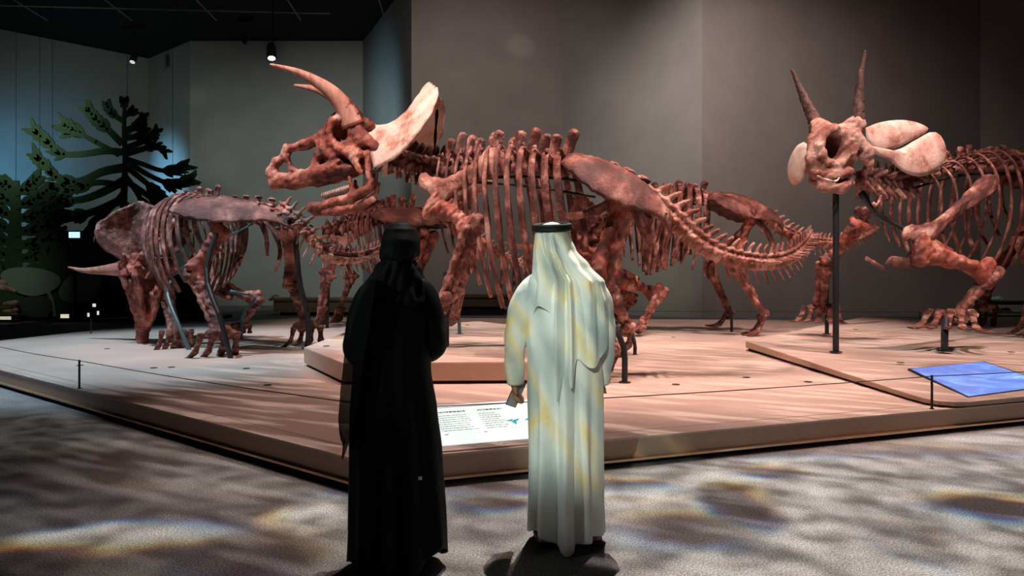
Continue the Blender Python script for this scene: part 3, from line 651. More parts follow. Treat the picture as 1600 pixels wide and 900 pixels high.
def foot(root, name, ankle, toe_c, gz, fwd, s=1.0, n=4, spread=.2, fan=.28):
    """wrist/ankle block + fanned digits reaching down to height gz under toe_c"""
    ankle = Vector(ankle); fwd = Vector(fwd); fwd.z = 0; fwd.normalize(); lat = fwd.cross(UP)
    h = max(.12, ankle.z-gz-.02)
    ws = s*max(1.0, spread/.25)
    wr = put(root, name, 'wrist', lat*ws, fwd*s, UP*s, ankle)
    inv = (Matrix.Translation(-root.location) @ frame(lat*ws, fwd*s, UP*s, ankle)).inverted()
    for k in range(n):
        t = (k-(n-1)/2)/max(1, (n-1)/2); f2 = (fwd+lat*t*fan*1.4).normalized(); l2 = f2.cross(UP); base = ankle+lat*t*spread*.78*s-UP*.03; ln = s*(1-.18*abs(t))*(.95)
        off = Vector(toe_c)-ankle; off.z = 0
        Zc = Vector((-off.x*.6, -off.y*.6, h))            # digit column leans from the ankle to the toe centre
        o = base-Zc
        mw = Matrix.Translation(-root.location) @ frame(l2*s*.72, f2*ln*.60, Zc, o)
        d = link('digit', PR_['digit'], wr, inv @ mw)
    return wr
def rod(root, pts, r=.028, m='steel', name='support_pole', base=True):
    pts = [Vector(p) for p in pts]; mb = MB().tube(spline(pts, n=10) if len(pts) > 2 else pts, r, 10)
    if base: e = pts[-1]; mb.tube([e, e+UP*.012], r*2.0, 12)
    o = mb.build(name, M[m], smooth=False); return inpar(o, root)
def skeleton(name, label, sp, h, s=1.0, ribs=(1, 1, 1), ribskip=0, tailn=30, tails=(1.0, .32), neckn=7, dorsn=12, sacn=5, tilt=0.0, ribmat=None, rib_lean=0.35, bar=True, spine_up=1.0):
    """sp: dict neck, trunk, sacrum, tail control points (world). h: heading"""
    h = Vector(h); h.z = 0; h.normalize(); lat = UP.cross(h)              # animal's left
    root = thing(name, label, 'skeleton', (sp['trunk'][-1].x, sp['trunk'][-1].y, .22))
    def fr(pts, i):
        t = (pts[min(i+1, len(pts)-1)]-pts[max(0, i-1)]).normalized(); u = (UP-t*UP.dot(t)).normalized(); return t.cross(u), t, u
    pn = spline(sp['neck'], n=neckn+1)[:-1] if sp.get('neck') else []
    pt = spline(sp['trunk'], n=dorsn+1)[:-1]; ps = spline(sp['sacrum'], n=sacn+1)[:-1]
    dense = spline(sp['tail'], n=300); pl = []; acc = 0; tot = sum((dense[i+1]-dense[i]).length for i in range(299))
    wts = [tails[0]+(tails[1]-tails[0])*k/(tailn-1) for k in range(tailn)]; sc = tot/sum(wts); L = 0; j = 0; tgt = 0
    for k in range(tailn):
        while j < 298 and L < tgt: L += (dense[j+1]-dense[j]).length; j += 1
        pl.append((dense[j].copy(), wts[k])); tgt += wts[k]*sc
    for i, p in enumerate(pn):
        x, t, u = fr(pn+pt[:1], i); put(root, 'neck_vertebra', 'neck', x*s*1.05, t*s*.9, u*s*1.05, p)
    allp = pt+ps
    for i, p in enumerate(pt):
        x, t, u = fr(allp+[pl[0][0]], i); k = s*(1.0+.03*math.sin(i*3.1)); ul = (u+t*.16*math.sin(i*2.7+s*9)+x*.06*math.sin(i*4.1)).normalized(); put(root, 'back_vertebra', 'dorsal', x*k, t*k*.86, ul*k*spine_up*(1+.11*math.sin(i*1.9+s*5)), p)
        if i < ribskip: continue
        q = i/(dorsn-1); big = (.62+.38*math.sin(min(1, q*1.9)*math.pi/2))*(1-.42*max(0, (q-.62)/.38)**1.3); wv = .72+.28*math.sin(q*math.pi)
        for sd in (1, -1):
            jit = 1+.04*math.sin(i*5.3+sd); X = x*sd*ribs[0]*s*wv; Z = (UP+t*(-rib_lean*.35)).normalized()*ribs[2]*s*big*jit; Y = (t)*s*ribs[1]*(.6+q*1.2)
            ob = put(root, 'rib', 'rib', X, Y, Z, p+u*.04*s)
    for i, p in enumerate(ps):
        x, t, u = fr(ps+[pl[0][0]], i); put(root, 'sacral_vertebra', 'dorsal', x*s, t*s, u*s*.50*spine_up, p)
    tp = [p for p, _ in pl]
    for i, (p, wq) in enumerate(pl):
        x, t, u = fr(tp, i); k = s*wq; put(root, 'tail_vertebra', 'tail', x*k, t*k*.78, u*k, p)
    if bar:
        line = [p-UP*.10*s for p in pn[1:]+pt+ps]
        if len(line) > 3: inpar(MB().tube(spline(line[::2]+[line[-1]], n=20), .022, 8).build('spine_bar', M['steel'], smooth=True), root)
    return root, h, lat
def girdle(root, front, rear, h, lat, half, s=1.0):
    """pair of hip blades between two centre-line points"""
    front, rear = Vector(front), Vector(rear); t = (rear-front); L = t.length/1.6; t.normalize(); x = t.cross(UP).normalized(); u = x.cross(t)
    c = (front+rear)/2
    for sd in (1, -1): put(root, 'hip_blade', 'ilium', x*sd*s*1.25, t*L, u*s*1.25, c+x*sd*half)
def curved(root, name, pts, r0, r1, m='bone', squash=.7):
    p = spline(pts, n=12); v, f = tube(p, [(r0+(r1-r0)*i/11+.006*math.sin(i*1.7)) for i in range(12)], 9, squash); return inpar(link(name, mesh(name, v, f, M[m])), root)
def forelimb(root, sh, el, wr, toe, gz, h, lat, s=1.0, scap=None, n=5, hf=None, sk='scapula'):
    back = -Vector(h)
    if scap: bone(root, 'shoulder_blade', sk, scap, Vector(sh)+UP*.04, back, s*(1.1 if sk == 'scapula' else .82))
    bone(root, 'upper_arm_bone', 'humerus', sh, el, lat, s*1.15)
    bone(root, 'ulna', 'ulna', el, wr, back, s*1.05); off = Vector(lat)*.09*s
    bone(root, 'radius', 'radius', Vector(el)+off+Vector(h)*.05, Vector(wr)+off*.8+Vector(h)*.05, back, s)
    return foot(root, 'hand', wr, toe, gz, hf or h, s*1.0, n, .26 if hf is None else .34)
def hindlimb(root, hip, kn, an, toe, gz, h, lat, s=1.0, n=4):
    back = -Vector(h); hip = Vector(hip)-UP*.13*s-Vector(lat)*.04
    bone(root, 'thigh_bone', 'femur', hip, kn, back, s*1.1); bone(root, 'shin_bone', 'tibia', kn, an, back, s*1.05)
    bone(root, 'fibula', 'fibula', Vector(kn)+Vector(lat)*.10*s, Vector(an)+Vector(lat)*.08*s, back, s)
    return foot(root, 'foot', an, toe, gz, h, s*1.1, n, .26)
def skull(root, o, Yd, Zd, s, horns, frill='frill', jaw=True, wide=1.0):
    Yd = Vector(Yd).normalized(); Zd = Vector(Zd); Zd = (Zd-Yd*Zd.dot(Yd)).normalized(); X = Yd.cross(Zd)
    k = put(root, 'skull', 'cranium', X*s*wide, Yd*s, Zd*s, o)
    for hn in horns: sub(k, 'brow_horn', PR_[hn])
    sub(k, 'neck_frill', PR_[frill])
    if jaw: j = put(root, 'lower_jaw', 'jaw', X*s, Yd*s, Zd*s, o); tag(sub(j, 'teeth', PR_['teeth']), kind='stuff')
    return k

# ---------------------------------------------------------------- the big one in the middle
def PP(*l): return [P(*q) for q in l]
hC = (-.95, .30, 0)
c_root, h, lat = skeleton('horned_dinosaur_skeleton', 'largest reddish horned dinosaur skeleton mounted on the middle tier, head raised to the left',
    dict(neck=PP((607,240,10.4),(635,256,10.3),(668,266,10.15),(700,268,10.0)), trunk=PP((700,268,10.0),(760,266,9.75),(830,263,9.45),(895,268,9.2)),
         sacrum=PP((895,268,9.2),(950,282,9.0),(1010,312,8.85)), tail=PP((1010,312,8.85),(1050,345,8.75),(1085,378,8.7),(1130,402,8.65),(1190,413,8.7),(1232,405,8.85),(1256,385,9.1),(1268,365,9.5))),
    hC, 1.12, ribs=(.82, .6, 1.2), tailn=30, tails=(1.05, .40), rib_lean=.25, spine_up=.9)
k = skull(c_root, P(600, 235, 10.4), (-1, 0, 0), (0, 0, 1), 1.0, ('horn_c', 'horn_c_far'))
k['label'] = 'reddish skull with pale frill and long forward brow horns'
girdle(c_root, P(893, 243, 9.1), P(1055, 345, 8.75), h, lat, .16, 1.05)
hd = Vector(hC).normalized(); nr = -lat if lat.y > 0 else lat     # towards the viewer
forelimb(c_root, P(674,312,9.55), P(738,356,9.3), P(702,462,9.6), P(690,515,9.8), .66, h, nr, 1.12, P(775,252,9.35))
forelimb(c_root, P(712,330,10.9), P(745,388,11.1), P(716,455,11.3), P(712,505,11.4), .60, h, -nr, 1.05, P(775,262,10.6))
hindlimb(c_root, P(972,292,8.6), P(928,432,8.4), P(957,545,8.4), P(963,597,8.2), .235, h, nr, 1.15)
hindlimb(c_root, P(985,300,9.6), P(945,432,10.2), P(982,512,10.7), P(1000,553,11.0), .235, h, -nr, 1.1)
curved(c_root, 'ischium', PP((985,318,8.8),(1003,350,8.8),(1012,385,8.85),(1008,412,8.9)), .09, .04, 'bone')
curved(c_root, 'ischium', PP((985,318,9.2),(1010,350,9.3),(1024,382,9.4),(1022,405,9.4)), .08, .04, 'bone')
curved(c_root, 'pubis', PP((970,308,8.7),(930,330,8.7),(890,338,8.8),(872,330,8.8)), .08, .03, 'bone')
curved(c_root, 'side_rod', PP((745,285,9.9),(830,292,9.7),(930,308,9.3)), .018, .018, 'steel', 1)
rod(c_root, PP((697,425,9.85),(697,546,9.85)), .045, 'steel')
rod(c_root, PP((700,475,11.6),(712,490,11.8),(717,500,11.85),(718,522,11.85)), .03, 'bluesteel')
rod(c_root, PP((935,440,8.3),(952,500,8.25),(974,540,8.2),(976,598,8.15)), .035)
rod(c_root, PP((945,478,10.5),(985,520,10.8),(992,540,11.0),(992,555,11.0)), .03)
rod(c_root, PP((612,258,10.3),(650,262,10.2),(690,270,10.1)), .03, base=False, name='neck_bar')
curved(c_root, 'neck_bar', PP((683,172,10.5),(680,215,10.4),(678,270,10.2)), .022, .022, 'steel', 1)
for a, c in (((590,262),(586,300)), ((586,300),(560,318)), ((588,262),(578,268))): curved(c_root, 'jaw_bracket', [P(*a, 10.0), P((a[0]+c[0])/2, (a[1]+c[1])/2, 10.0), P(*c, 10.05)], .012, .012, 'steel', 1)

# ---------------------------------------------------------------- left, tail towards us
hA = (-.66, .75, 0)
a_root, h, lat = skeleton('horned_dinosaur_skeleton', 'leftmost horned dinosaur skeleton, head lowered, one horn pointing left at the cut-out trees',
    dict(neck=PP((238,392,12.9),(246,368,13.2),(262,348,13.1)), trunk=PP((262,348,13.1),(292,330,12.5),(345,322,11.8)), sacrum=PP((345,322,11.8),(400,322,11.3),(440,330,11.0)),
         tail=PP((440,330,11.0),(468,350,10.8),(490,380,10.75),(515,403,10.9),(560,404,11.5),(605,388,12.3),(648,376,13.2))),
    hA, 1.0, ribs=(1.05, .9, 1.05), tailn=34, tails=(.98, .35), neckn=5, rib_lean=0, spine_up=.7)
hh = Vector((-.58, .81, 0)); Yd = hh*.42-UP*.9
skull(a_root, P(226, 398, 12.6), Yd, hh*.9+UP*.42, .92, ('horn_a', 'horn_a_far'), 'frill_a', wide=1.2)
girdle(a_root, P(300, 316, 11.9), P(468, 343, 10.85), h, lat, .12, 1.0)
nr = lat if lat.y < 0 else -lat
forelimb(a_root, P(252,402,12.3), P(262,458,12.4), P(278,522,12.0), P(272,552,11.6), .24, h, nr, 1.0, P(268,345,12.2))
forelimb(a_root, P(330,440,13.7), P(402,470,13.8), P(376,508,13.8), P(372,528,13.9), .25, h, -nr, 1.0, P(345,395,13.4))
hindlimb(a_root, P(343,338,11.0), P(303,424,10.9), P(346,520,10.75), P(335,562,10.5), .235, h, nr, 1.12)
hindlimb(a_root, P(452,345,11.8), P(456,440,12.1), P(478,508,12.2), P(485,545,12.2), .235, h, -nr, 1.08)
curved(a_root, 'ischium', PP((410,335,11.3),(430,365,11.2),(438,395,11.1),(430,425,11.0)), .06, .03)
curved(a_root, 'ischium', PP((400,335,11.6),(415,365,11.6),(418,400,11.6)), .055, .03)
rod(a_root, PP((268,440,12.1),(262,462,11.9),(280,510,11.75),(301,558,11.7)), .035, 'bluesteel')
rod(a_root, PP((345,345,11.0),(322,425,10.75),(345,500,10.5),(362,568,10.55)), .04, 'steel')
rod(a_root, PP((462,370,11.7),(468,440,11.7),(482,500,11.8),(480,545,11.85)), .045, 'steel')
rod(a_root, PP((360,455,13.5),(400,465,13.6),(380,490,13.7),(377,532,13.75)), .03, 'bluesteel')
curved(a_root, 'side_rod', PP((272,430,11.9),(300,408,11.9),(352,372,11.7),(395,350,11.5)), .02, .016, 'bluesteel', 1)

# ---------------------------------------------------------------- behind the woman in black
hB = (-.97, .25, 0)
b_root, h, lat = skeleton('horned_dinosaur_skeleton', 'distant horned dinosaur skeleton behind the person in black, tail curving right under the largest skeleton',
    dict(neck=PP((512,365,16.9),(548,352,16.6)), trunk=PP((548,352,16.6),(600,342,16.3),(648,340,16.05)), sacrum=PP((648,340,16.05),(700,348,15.8)), tail=PP((700,348,15.8),(740,370,15.5),(780,398,15.2),(830,416,15.0),(875,414,14.9))),
    hB, 1.05, ribs=(.9, .7, 1.0), tailn=26, tails=(.95, .4), neckn=3)
girdle(b_root, P(590, 330, 16.2), P(715, 350, 15.7), h, lat, .16)
nr = lat if lat.y < 0 else -lat
forelimb(b_root, P(528,388,16.2), P(512,432,16.2), P(505,482,16.3), P(506,512,16.4), .24, h, nr, 1.05, P(572,352,16.1))
forelimb(b_root, P(540,390,17.2), P(548,435,17.3), P(532,482,17.2), P(530,506,17.4), .24, h, -nr, 1.0)
hindlimb(b_root, P(666,352,15.6), P(646,415,15.4), P(668,485,15.5), P(664,513,15.6), .24, h, nr, 1.15)
hindlimb(b_root, P(682,355,16.4), P(648,440,16.5), P(652,482,16.6), P(640,508,16.8), .24, h, -nr, 1.1)
rod(b_root, PP((514,420,16.4),(511,517,16.4)), .035)

# ---------------------------------------------------------------- behind on the right of the middle
hE = (-.97, .22, 0)
e_root, h, lat = skeleton('horned_dinosaur_skeleton', 'horned dinosaur skeleton in the back, its head lowered behind the person in white',
    dict(neck=PP((928,372,15.4),(945,350,15.3),(970,333,15.2)), trunk=PP((970,333,15.2),(1010,317,15.1),(1060,311,14.9),(1105,312,14.8)), sacrum=PP((1105,312,14.8),(1150,320,14.65),(1195,342,14.5)),
         tail=PP((1195,342,14.5),(1235,368,14.4),(1285,381,14.5),(1335,374,14.8),(1370,355,15.3))),
    hE, 1.05, ribs=(1.0, .8, 1.05), tailn=30, tails=(.95, .4), neckn=4, rib_lean=-1.6, spine_up=.7)
hh = Vector((-.80, .6, 0)); skull(e_root, P(925, 372, 15.4), hh*.5-UP*.87, hh*.87+UP*.5, .98, ('horn_a', 'horn_a_far'), 'frill_a')
girdle(e_root, P(1105, 303, 14.7), P(1222, 348, 14.4), h, lat, .16, 1.1)
nr = lat if lat.y < 0 else -lat
forelimb(e_root, P(955,432,14.9), P(1030,460,14.7), P(1002,512,14.3), P(990,524,14.2), .24, h, nr, 1.15, P(975,345,14.8))
forelimb(e_root, P(960,430,15.9), P(985,470,16.2), P(966,500,16.2), P(960,513,16.4), .24, h, -nr, 1.0)
hindlimb(e_root, P(1176,322,14.1), P(1146,412,14.0), P(1193,490,14.3), P(1190,522,14.5), .235, h, nr, 1.1)
hindlimb(e_root, P(1180,330,15.2), P(1108,415,15.4), P(1140,490,15.8), P(1122,515,15.9), .235, h, -nr, 1.05)
curved(e_root, 'ischium', PP((1180,340,14.3),(1200,365,14.3),(1210,395,14.3),(1206,412,14.3)), .07, .035)
rod(e_root, PP((1140,478,15.3),(1143,500,15.3),(1143,525,15.3)), .03)

# ---------------------------------------------------------------- right
hD = (-.86, -.50, 0)
d_root, h, lat = skeleton('horned_dinosaur_skeleton', 'rightmost horned dinosaur skeleton on the sloping tier, two upright dark horns, cut by the frame',
    dict(neck=PP((1350,285,10.6),(1388,290,10.8),(1425,285,11.1)), trunk=PP((1425,285,11.1),(1470,270,11.5),(1520,262,12.0),(1575,262,12.6),(1620,266,13.2)), sacrum=PP((1620,266,13.2),(1700,280,14.0)),
         tail=PP((1700,280,14.0),(1770,310,14.7),(1850,350,15.5),(1930,380,16.2))),
    hD, 1.1, ribs=(1.0, .8, 1.1), tailn=20, tails=(1, .5), neckn=6, rib_lean=-.6, spine_up=.66)
DQ = P(1320, 240, 10.0)
def K2(px, py, b=0): return ((px-1320)/110., b, (240-py)/110.)
p = [E(K2(1316,230,.40), (.30,.36,.32)), C(K2(1282,205,.12), K2(1276,262,.10), .08, .09), C(K2(1325,205,.12), K2(1338,240,.12), .10, .10)]
p += chain([K2(1303+23*math.cos(t*math.pi/6), 229+28*math.sin(t*math.pi/6), .03+.05*math.cos(t*math.pi/6)) for t in range(13)], .062)
p += chain([K2(1288,193,.2), K2(1315,206,.14), K2(1346,192,.18)], [.12,.09,.14])+chain([K2(1340,210,.1), K2(1358,235,.10), K2(1370,262,.16)], [.10,.09,.04])
p += chain([K2(1274,216,.12), K2(1271,245,.06), K2(1276,268,.05), K2(1300,275,.02), K2(1330,268,.10)], [.06,.07,.07,.08,.08])
p += chain([K2(1288,290,.05), K2(1318,292,.08), K2(1340,280,.2)], [.09,.08,.06])+[C(K2(1340,225,.5), K2(1347,275,.7), .20, .13), C(K2(1330,200,.3), K2(1362,205,.5), .12, .12), C(K2(1284,240,.2), K2(1290,275,.3), .12, .1)]
p += [('sub', E(K2(1302,229,.1), (.15,.62,.19))), ('sub', E(K2(1346,240,.04), (.04,.16,.10))), ('sub', E(K2(1310,282,.0), (.10,.10,.03)))]
dsk = link('skull', sdfmesh('cranium', p, .016, M['mixed'], k=.06, rough=.011, rfreq=26)); dsk.matrix_basis = Matrix.Translation(DQ); rel(dsk, d_root)
dsk['label'] = 'broken skull with round eye hole and split pale frill'
sub(dsk, 'brow_horn', hornmesh([K2(1346,208,.18), K2(1349,180,.16), K2(1350,150,.14), K2(1351,115,.12), K2(1356,78,.08)], .11, .022, M['darkhorn'], .17, 44))
sub(dsk, 'brow_horn', hornmesh([K2(1292,200,.26), K2(1284,180,.27), K2(1272,150,.3), K2(1262,122,.33), K2(1253,98,.36)], .11, .02, M['darkhorn'], .17, 44))
def plate(outline, Yf, m, thick=.045, bulge=.08, rings=5, seed=1):
    c = Vector((sum(a for a, b in outline)/len(outline), sum(b for a, b in outline)/len(outline), 0)); rs = random.Random(seed); o2 = spline([(a, b, 0) for a, b in outline+[outline[0]]], n=33)[:-1]; n = len(o2); v = []; f = []
    for sd in (-1, 1):
        for k in range(rings):
            t = 1-k/rings
            for q in o2:
                e = c+(q-c)*t; w_ = P(e.x, e.y, Yf(e.x, e.y)+bulge*(t*t)+sd*thick*.5*(1 if k else .6)+rs.uniform(-.006, .006)*t); v.append(w_-DQ)
        v.append(P(c.x, c.y, Yf(c.x, c.y)+sd*thick*.5)-DQ)
    S = rings*n+1
    for sd in (0, 1):
        for k in range(rings-1):
            for i in range(n):
                q = (sd*S+k*n+i, sd*S+k*n+(i+1) % n, sd*S+(k+1)*n+(i+1) % n, sd*S+(k+1)*n+i); f.append(q if sd else q[::-1])
        for i in range(n):
            q = (sd*S+(rings-1)*n+i, sd*S+(rings-1)*n+(i+1) % n, sd*S+S-1); f.append(q if sd else q[::-1])
    for i in range(n): f.append((i, (i+1) % n, S+(i+1) % n, S+i))
    return mesh('frill_plate', v, f, m)
yf = lambda x, y: 10.25+(x-1360)*.006+(y-230)*-.002
sub(dsk, 'frill_plate', plate([(1352,200),(1372,192),(1395,188),(1418,188),(1440,194),(1451,203),(1428,217),(1402,230),(1375,236),(1356,222)], yf, M['pale'], seed=2))
sub(dsk, 'frill_plate', plate([(1352,226),(1378,236),(1405,233),(1430,219),(1455,206),(1470,212),(1478,232),(1474,254),(1458,270),(1435,276),(1410,268),(1388,250),(1366,240)], yf, M['pale'], seed=3))
sub(dsk, 'frill_plate', plate([(1256,222),(1266,230),(1270,246),(1265,262),(1254,280),(1243,290),(1234,284),(1230,266),(1235,245),(1245,228)], lambda x, y: 10.35+(1268-x)*.008, M['pale'], seed=4))
curved(d_root, 'jaw_wire', PP((1276,275,9.9),(1292,281,9.85),(1306,283,9.85),(1311,278,9.9)), .012, .012, 'pale', 1)
nr = lat if lat.y < 0 else -lat
forelimb(d_root, P(1432,385,10.4), P(1548,428,10.7), P(1492,492,10.7), P(1468,520,10.4), .56, (-.95, -.3, 0), nr, 1.18, P(1542,290,11.0), hf=(-.5, -.86, 0), sk='scapula_dark')
forelimb(d_root, P(1345,345,12.0), P(1292,412,12.4), P(1284,480,12.8), P(1278,507,12.6), .56, (-.9, -.4, 0), -nr, 1.1, P(1400,292,12.0), hf=(-.5, -.86, 0), sk='scapula_dark')
hindlimb(d_root, P(1655,300,13.0), P(1594,372,12.4), P(1628,475,12.6), P(1630,520,12.4), .38, h, nr, 1.15)
hindlimb(d_root, P(1640,305,14.6), P(1552,425,15.0), P(1538,478,15.2), P(1530,504,15.4), .38, h, -nr, 1.1)
girdle(d_root, P(1590, 250, 13.0), P(1730, 290, 14.2), h, lat, .16, 1.1)
stb = link('breast_plate', plate([(1382,412),(1390,402),(1398,400),(1420,403),(1437,404),(1434,410),(1425,418),(1400,418)], lambda x, y: 10.5, M['bone'], bulge=.03, thick=.05)); stb.matrix_basis = Matrix.Translation(DQ); rel(stb, d_root)
curved(d_root, 'collar_bone', PP((1352,403,10.6),(1368,412,10.6),(1385,422,10.55)), .03, .03)
rod(d_root, PP((1436,375,10.5),(1424,392,10.5),(1415,402,10.5)), .008, base=False, name='hanging_wire')
rod(d_root, [P(1306,292,10.18), Vector((P(1306,548,10.18).x, 10.18, zt(0, 10.18)))], .043)
rod(d_root, [P(1478,500,10.5), P(1476,522,10.3), Vector((P(1476,548,10.3).x, 10.3, zt(0, 10.3)))], .05)
rod(d_root, [P(1292,430,12.75), Vector((P(1292,520,12.75).x, 12.75, zt(0, 12.75)))], .035)
rod(d_root, [P(1530,480,15.3), Vector((P(1530,508,15.3).x, 15.3, zt(0, 15.3)))], .04)
curved(d_root, 'chest_bar', PP((1345,300,10.7),(1365,330,10.75),(1400,352,10.8),(1440,372,10.8)), .05, .035, 'steel', 1)
# ================================================================ visitors
def interp(tab, z):
    tab = sorted(tab)
    if z <= tab[0][0]: return tab[0][1:]
    for a, b in zip(tab, tab[1:]):
        if z <= b[0]:
            t = (z-a[0])/(b[0]-a[0]); t = t*t*(3-2*t)*.5+t*.5; return tuple(a[i]+(b[i]-a[i])*t for i in range(1, len(a)))
    return tab[-1][1:]
def garment(tab, z_top, hem, fold, nth=220, nz=90, pw=2.3, thick=.004, close=False):
    """sheet of cloth: cross-sections from tab (z, cx, cy, hx, hy), per-angle hem height, fold(theta, z) in metres. theta 0 = +x, -pi/2 = towards the viewer"""
    v = []; f = []
    for i in range(nz):
        q = i/(nz-1)
        for j in range(nth):
            th = 2*math.pi*j/nth-math.pi; zb = hem(th); z = z_top+(zb-z_top)*q; cx, cy, hx, hy = interp(tab, z)
            c, s = math.cos(th), math.sin(th); r = (abs(c/max(hx, 1e-4))**pw+abs(s/max(hy, 1e-4))**pw)**(-1/pw); r += fold(th, z)*min(1, max(hx, .0)/.05)
            v.append((cx+r*c, cy+r*s, z))
    for i in range(nz-1):
        for j in range(nth):
            a = i*nth+j; b = i*nth+(j+1) % nth; f.append((a, a+nth, b+nth, b))
    if close: f.append(tuple(range(nth)))
    return v, f
def cloth(name, vf, m, parent, thick=.004):
    o = link(name, mesh(name, vf[0], vf[1], m), parent)
    s = o.modifiers.new('thickness', 'SOLIDIFY'); s.thickness = thick; s.offset = -1; return o
def g_(x, c, w): return math.exp(-((x-c)/w)**2)
def wrap(a): return (a+math.pi) % (2*math.pi)-math.pi
def weave(c, c2, sc=220):
    def f(nt, N, L, b):
        tc = N.new('ShaderNodeTexCoord'); n = noise(N, L, tc.outputs['Object'], 4, 3); r = ramp(N, [(.3, c), (.7, c2)]); L.new(n.outputs[0], r.inputs[0]); L.new(r.outputs[0], b.inputs['Base Color'])
        n2 = noise(N, L, tc.outputs['Object'], sc, 2); n3 = noise(N, L, tc.outputs['Object'], 9, 4, .5, 1.2); ad = N.new('ShaderNodeMath'); ad.operation = 'MULTIPLY_ADD'; ad.inputs[1].default_value = .15; L.new(n2.outputs[0], ad.inputs[0]); L.new(n3.outputs[0], ad.inputs[2])
        bp = N.new('ShaderNodeBump'); bp.inputs['Strength'].default_value = .35; bp.inputs['Distance'].default_value = .014; L.new(ad.outputs[0], bp.inputs['Height']); L.new(bp.outputs[0], b.inputs['Normal'])
    return f
M['white'] = mat('white_cotton_cloth', (.8, .8, .78), .85, build=weave((.74, .75, .72), (.82, .82, .79)), Sheen_Weight=.2)
M['scarf'] = mat('fine_white_scarf_cloth', (.82, .82, .8), .8, build=weave((.76, .77, .73), (.84, .84, .80), 400), Sheen_Weight=.3)
M['black'] = mat('black_crepe_cloth', (.003, .0035, .004), .6, build=weave((.002, .0025, .003), (.004, .005, .006)), Specular_IOR_Level=.12)
M['hijab'] = mat('black_chiffon_cloth', (.003, .003, .005), .7, build=weave((.002, .0025, .004), (.004, .005, .008)), Specular_IOR_Level=.15)
M['skin'] = mat('brown_skin', (.36, .19, .13), .55, Subsurface_Weight=.1)
M['hair'] = mat('black_hair', (.01, .008, .007), .6)
M['cord'] = mat('black_wool_cord', (.006, .006, .007), .75)
M['leather'] = mat('black_leather', (.02, .015, .013), .4); M['sole'] = mat('dark_sole', (.03, .025, .02), .7)
M['glass'] = mat('phone_glass', (.35, .38, .40), .12, .2); M['case'] = mat('dark_phone_case', (.02, .02, .022), .35)
M['squarewhite'] = mat('plain_white_square', (.8, .8, .8), .6, Emission_Color=(1, 1, 1, 1), Emission_Strength=0)
M['eyewhite'] = mat('eye_white', (.8, .78, .74), .3)
def sheer(nt, N, L, b):
    b.inputs['Base Color'].default_value = (.004, .005, .006, 1); b.inputs['Specular IOR Level'].default_value = .1; tr = N.new('ShaderNodeBsdfTransparent'); tr.inputs[0].default_value = (.9, .9, .9, 1)
    mx = N.new('ShaderNodeMixShader'); mx.inputs[0].default_value = .72; out = N['Material Output']; L.new(tr.outputs[0], mx.inputs[1]); L.new(b.outputs[0], mx.inputs[2]); L.new(mx.outputs[0], out.inputs[0])
M['sheer'] = mat('sheer_black_veil', (.012, .014, .016), .7, build=sheer)

def body(H, sw, hx_, elL, wrL, elR, wrR, feet, female=False, headx=0.0):
    """one continuous figure facing +Y; joints in metres"""
    k = H/1.74; p = []
    hz = H-.115
    p += [E((headx, .02, hz+.01), (.075, .095, .105)), E((headx, .04, hz-.055), (.055, .065, .06)), C((headx, .085, hz-.085), (headx, .088, hz-.09), .022)]      # skull, jaw, chin
    p += [C((headx, .108, hz+.015), (headx, .128, hz-.022), .009, .014), C((headx-.03, .098, hz+.03), (headx+.03, .098, hz+.03), .012), C((headx-.018, .10, hz-.052), (headx+.018, .10, hz-.052), .008)]
    p += [C((headx-.078, .0, hz-.02), (headx-.08, -.005, hz+.02), .012), C((headx+.078, .0, hz-.02), (headx+.08, -.005, hz+.02), .012), ('sub', E((headx-.03, .112, hz+.008), (.013, .012, .010))), ('sub', E((headx+.03, .112, hz+.008), (.013, .012, .010)))]
    p += [C((headx, .01, hz-.06), (headx*.6, -.01, hz-.20), .055, .062)]
    sz = 1.395*k
    p += [C((-sw, 0, sz), (sw, 0, sz), .048), C((-sw*.6, 0, sz-.04), (-sw*.45, 0, 1.1*k), .08, .075), C((sw*.6, 0, sz-.04), (sw*.45, 0, 1.1*k), .08, .075), C((0, 0, 1.1*k), (0, 0, .95*k), .12, .13), C((-.06, 0, .93*k), (.06, 0, .93*k), .10)]
    for s, (x, y) in zip((-1, 1), feet):
        p += [C((s*.09, 0, .9*k), (x*.9, y*.4, .49*k), .085, .055), C((x*.9, y*.4, .49*k), (x, y, .09), .055, .036), C((x, y-.03, .04), (x+.01*s, y+.16, .03), .038, .032), C((x, y-.05, .035), (x, y-.03, .035), .034)]
    for s, e, w_ in ((-1, elL, wrL), (1, elR, wrR)):
        e, w_ = Vector(e), Vector(w_); p += [C((s*sw, 0, sz), tuple(e), .042, .034), C(tuple(e), tuple(w_), .034, .025)]
    return p
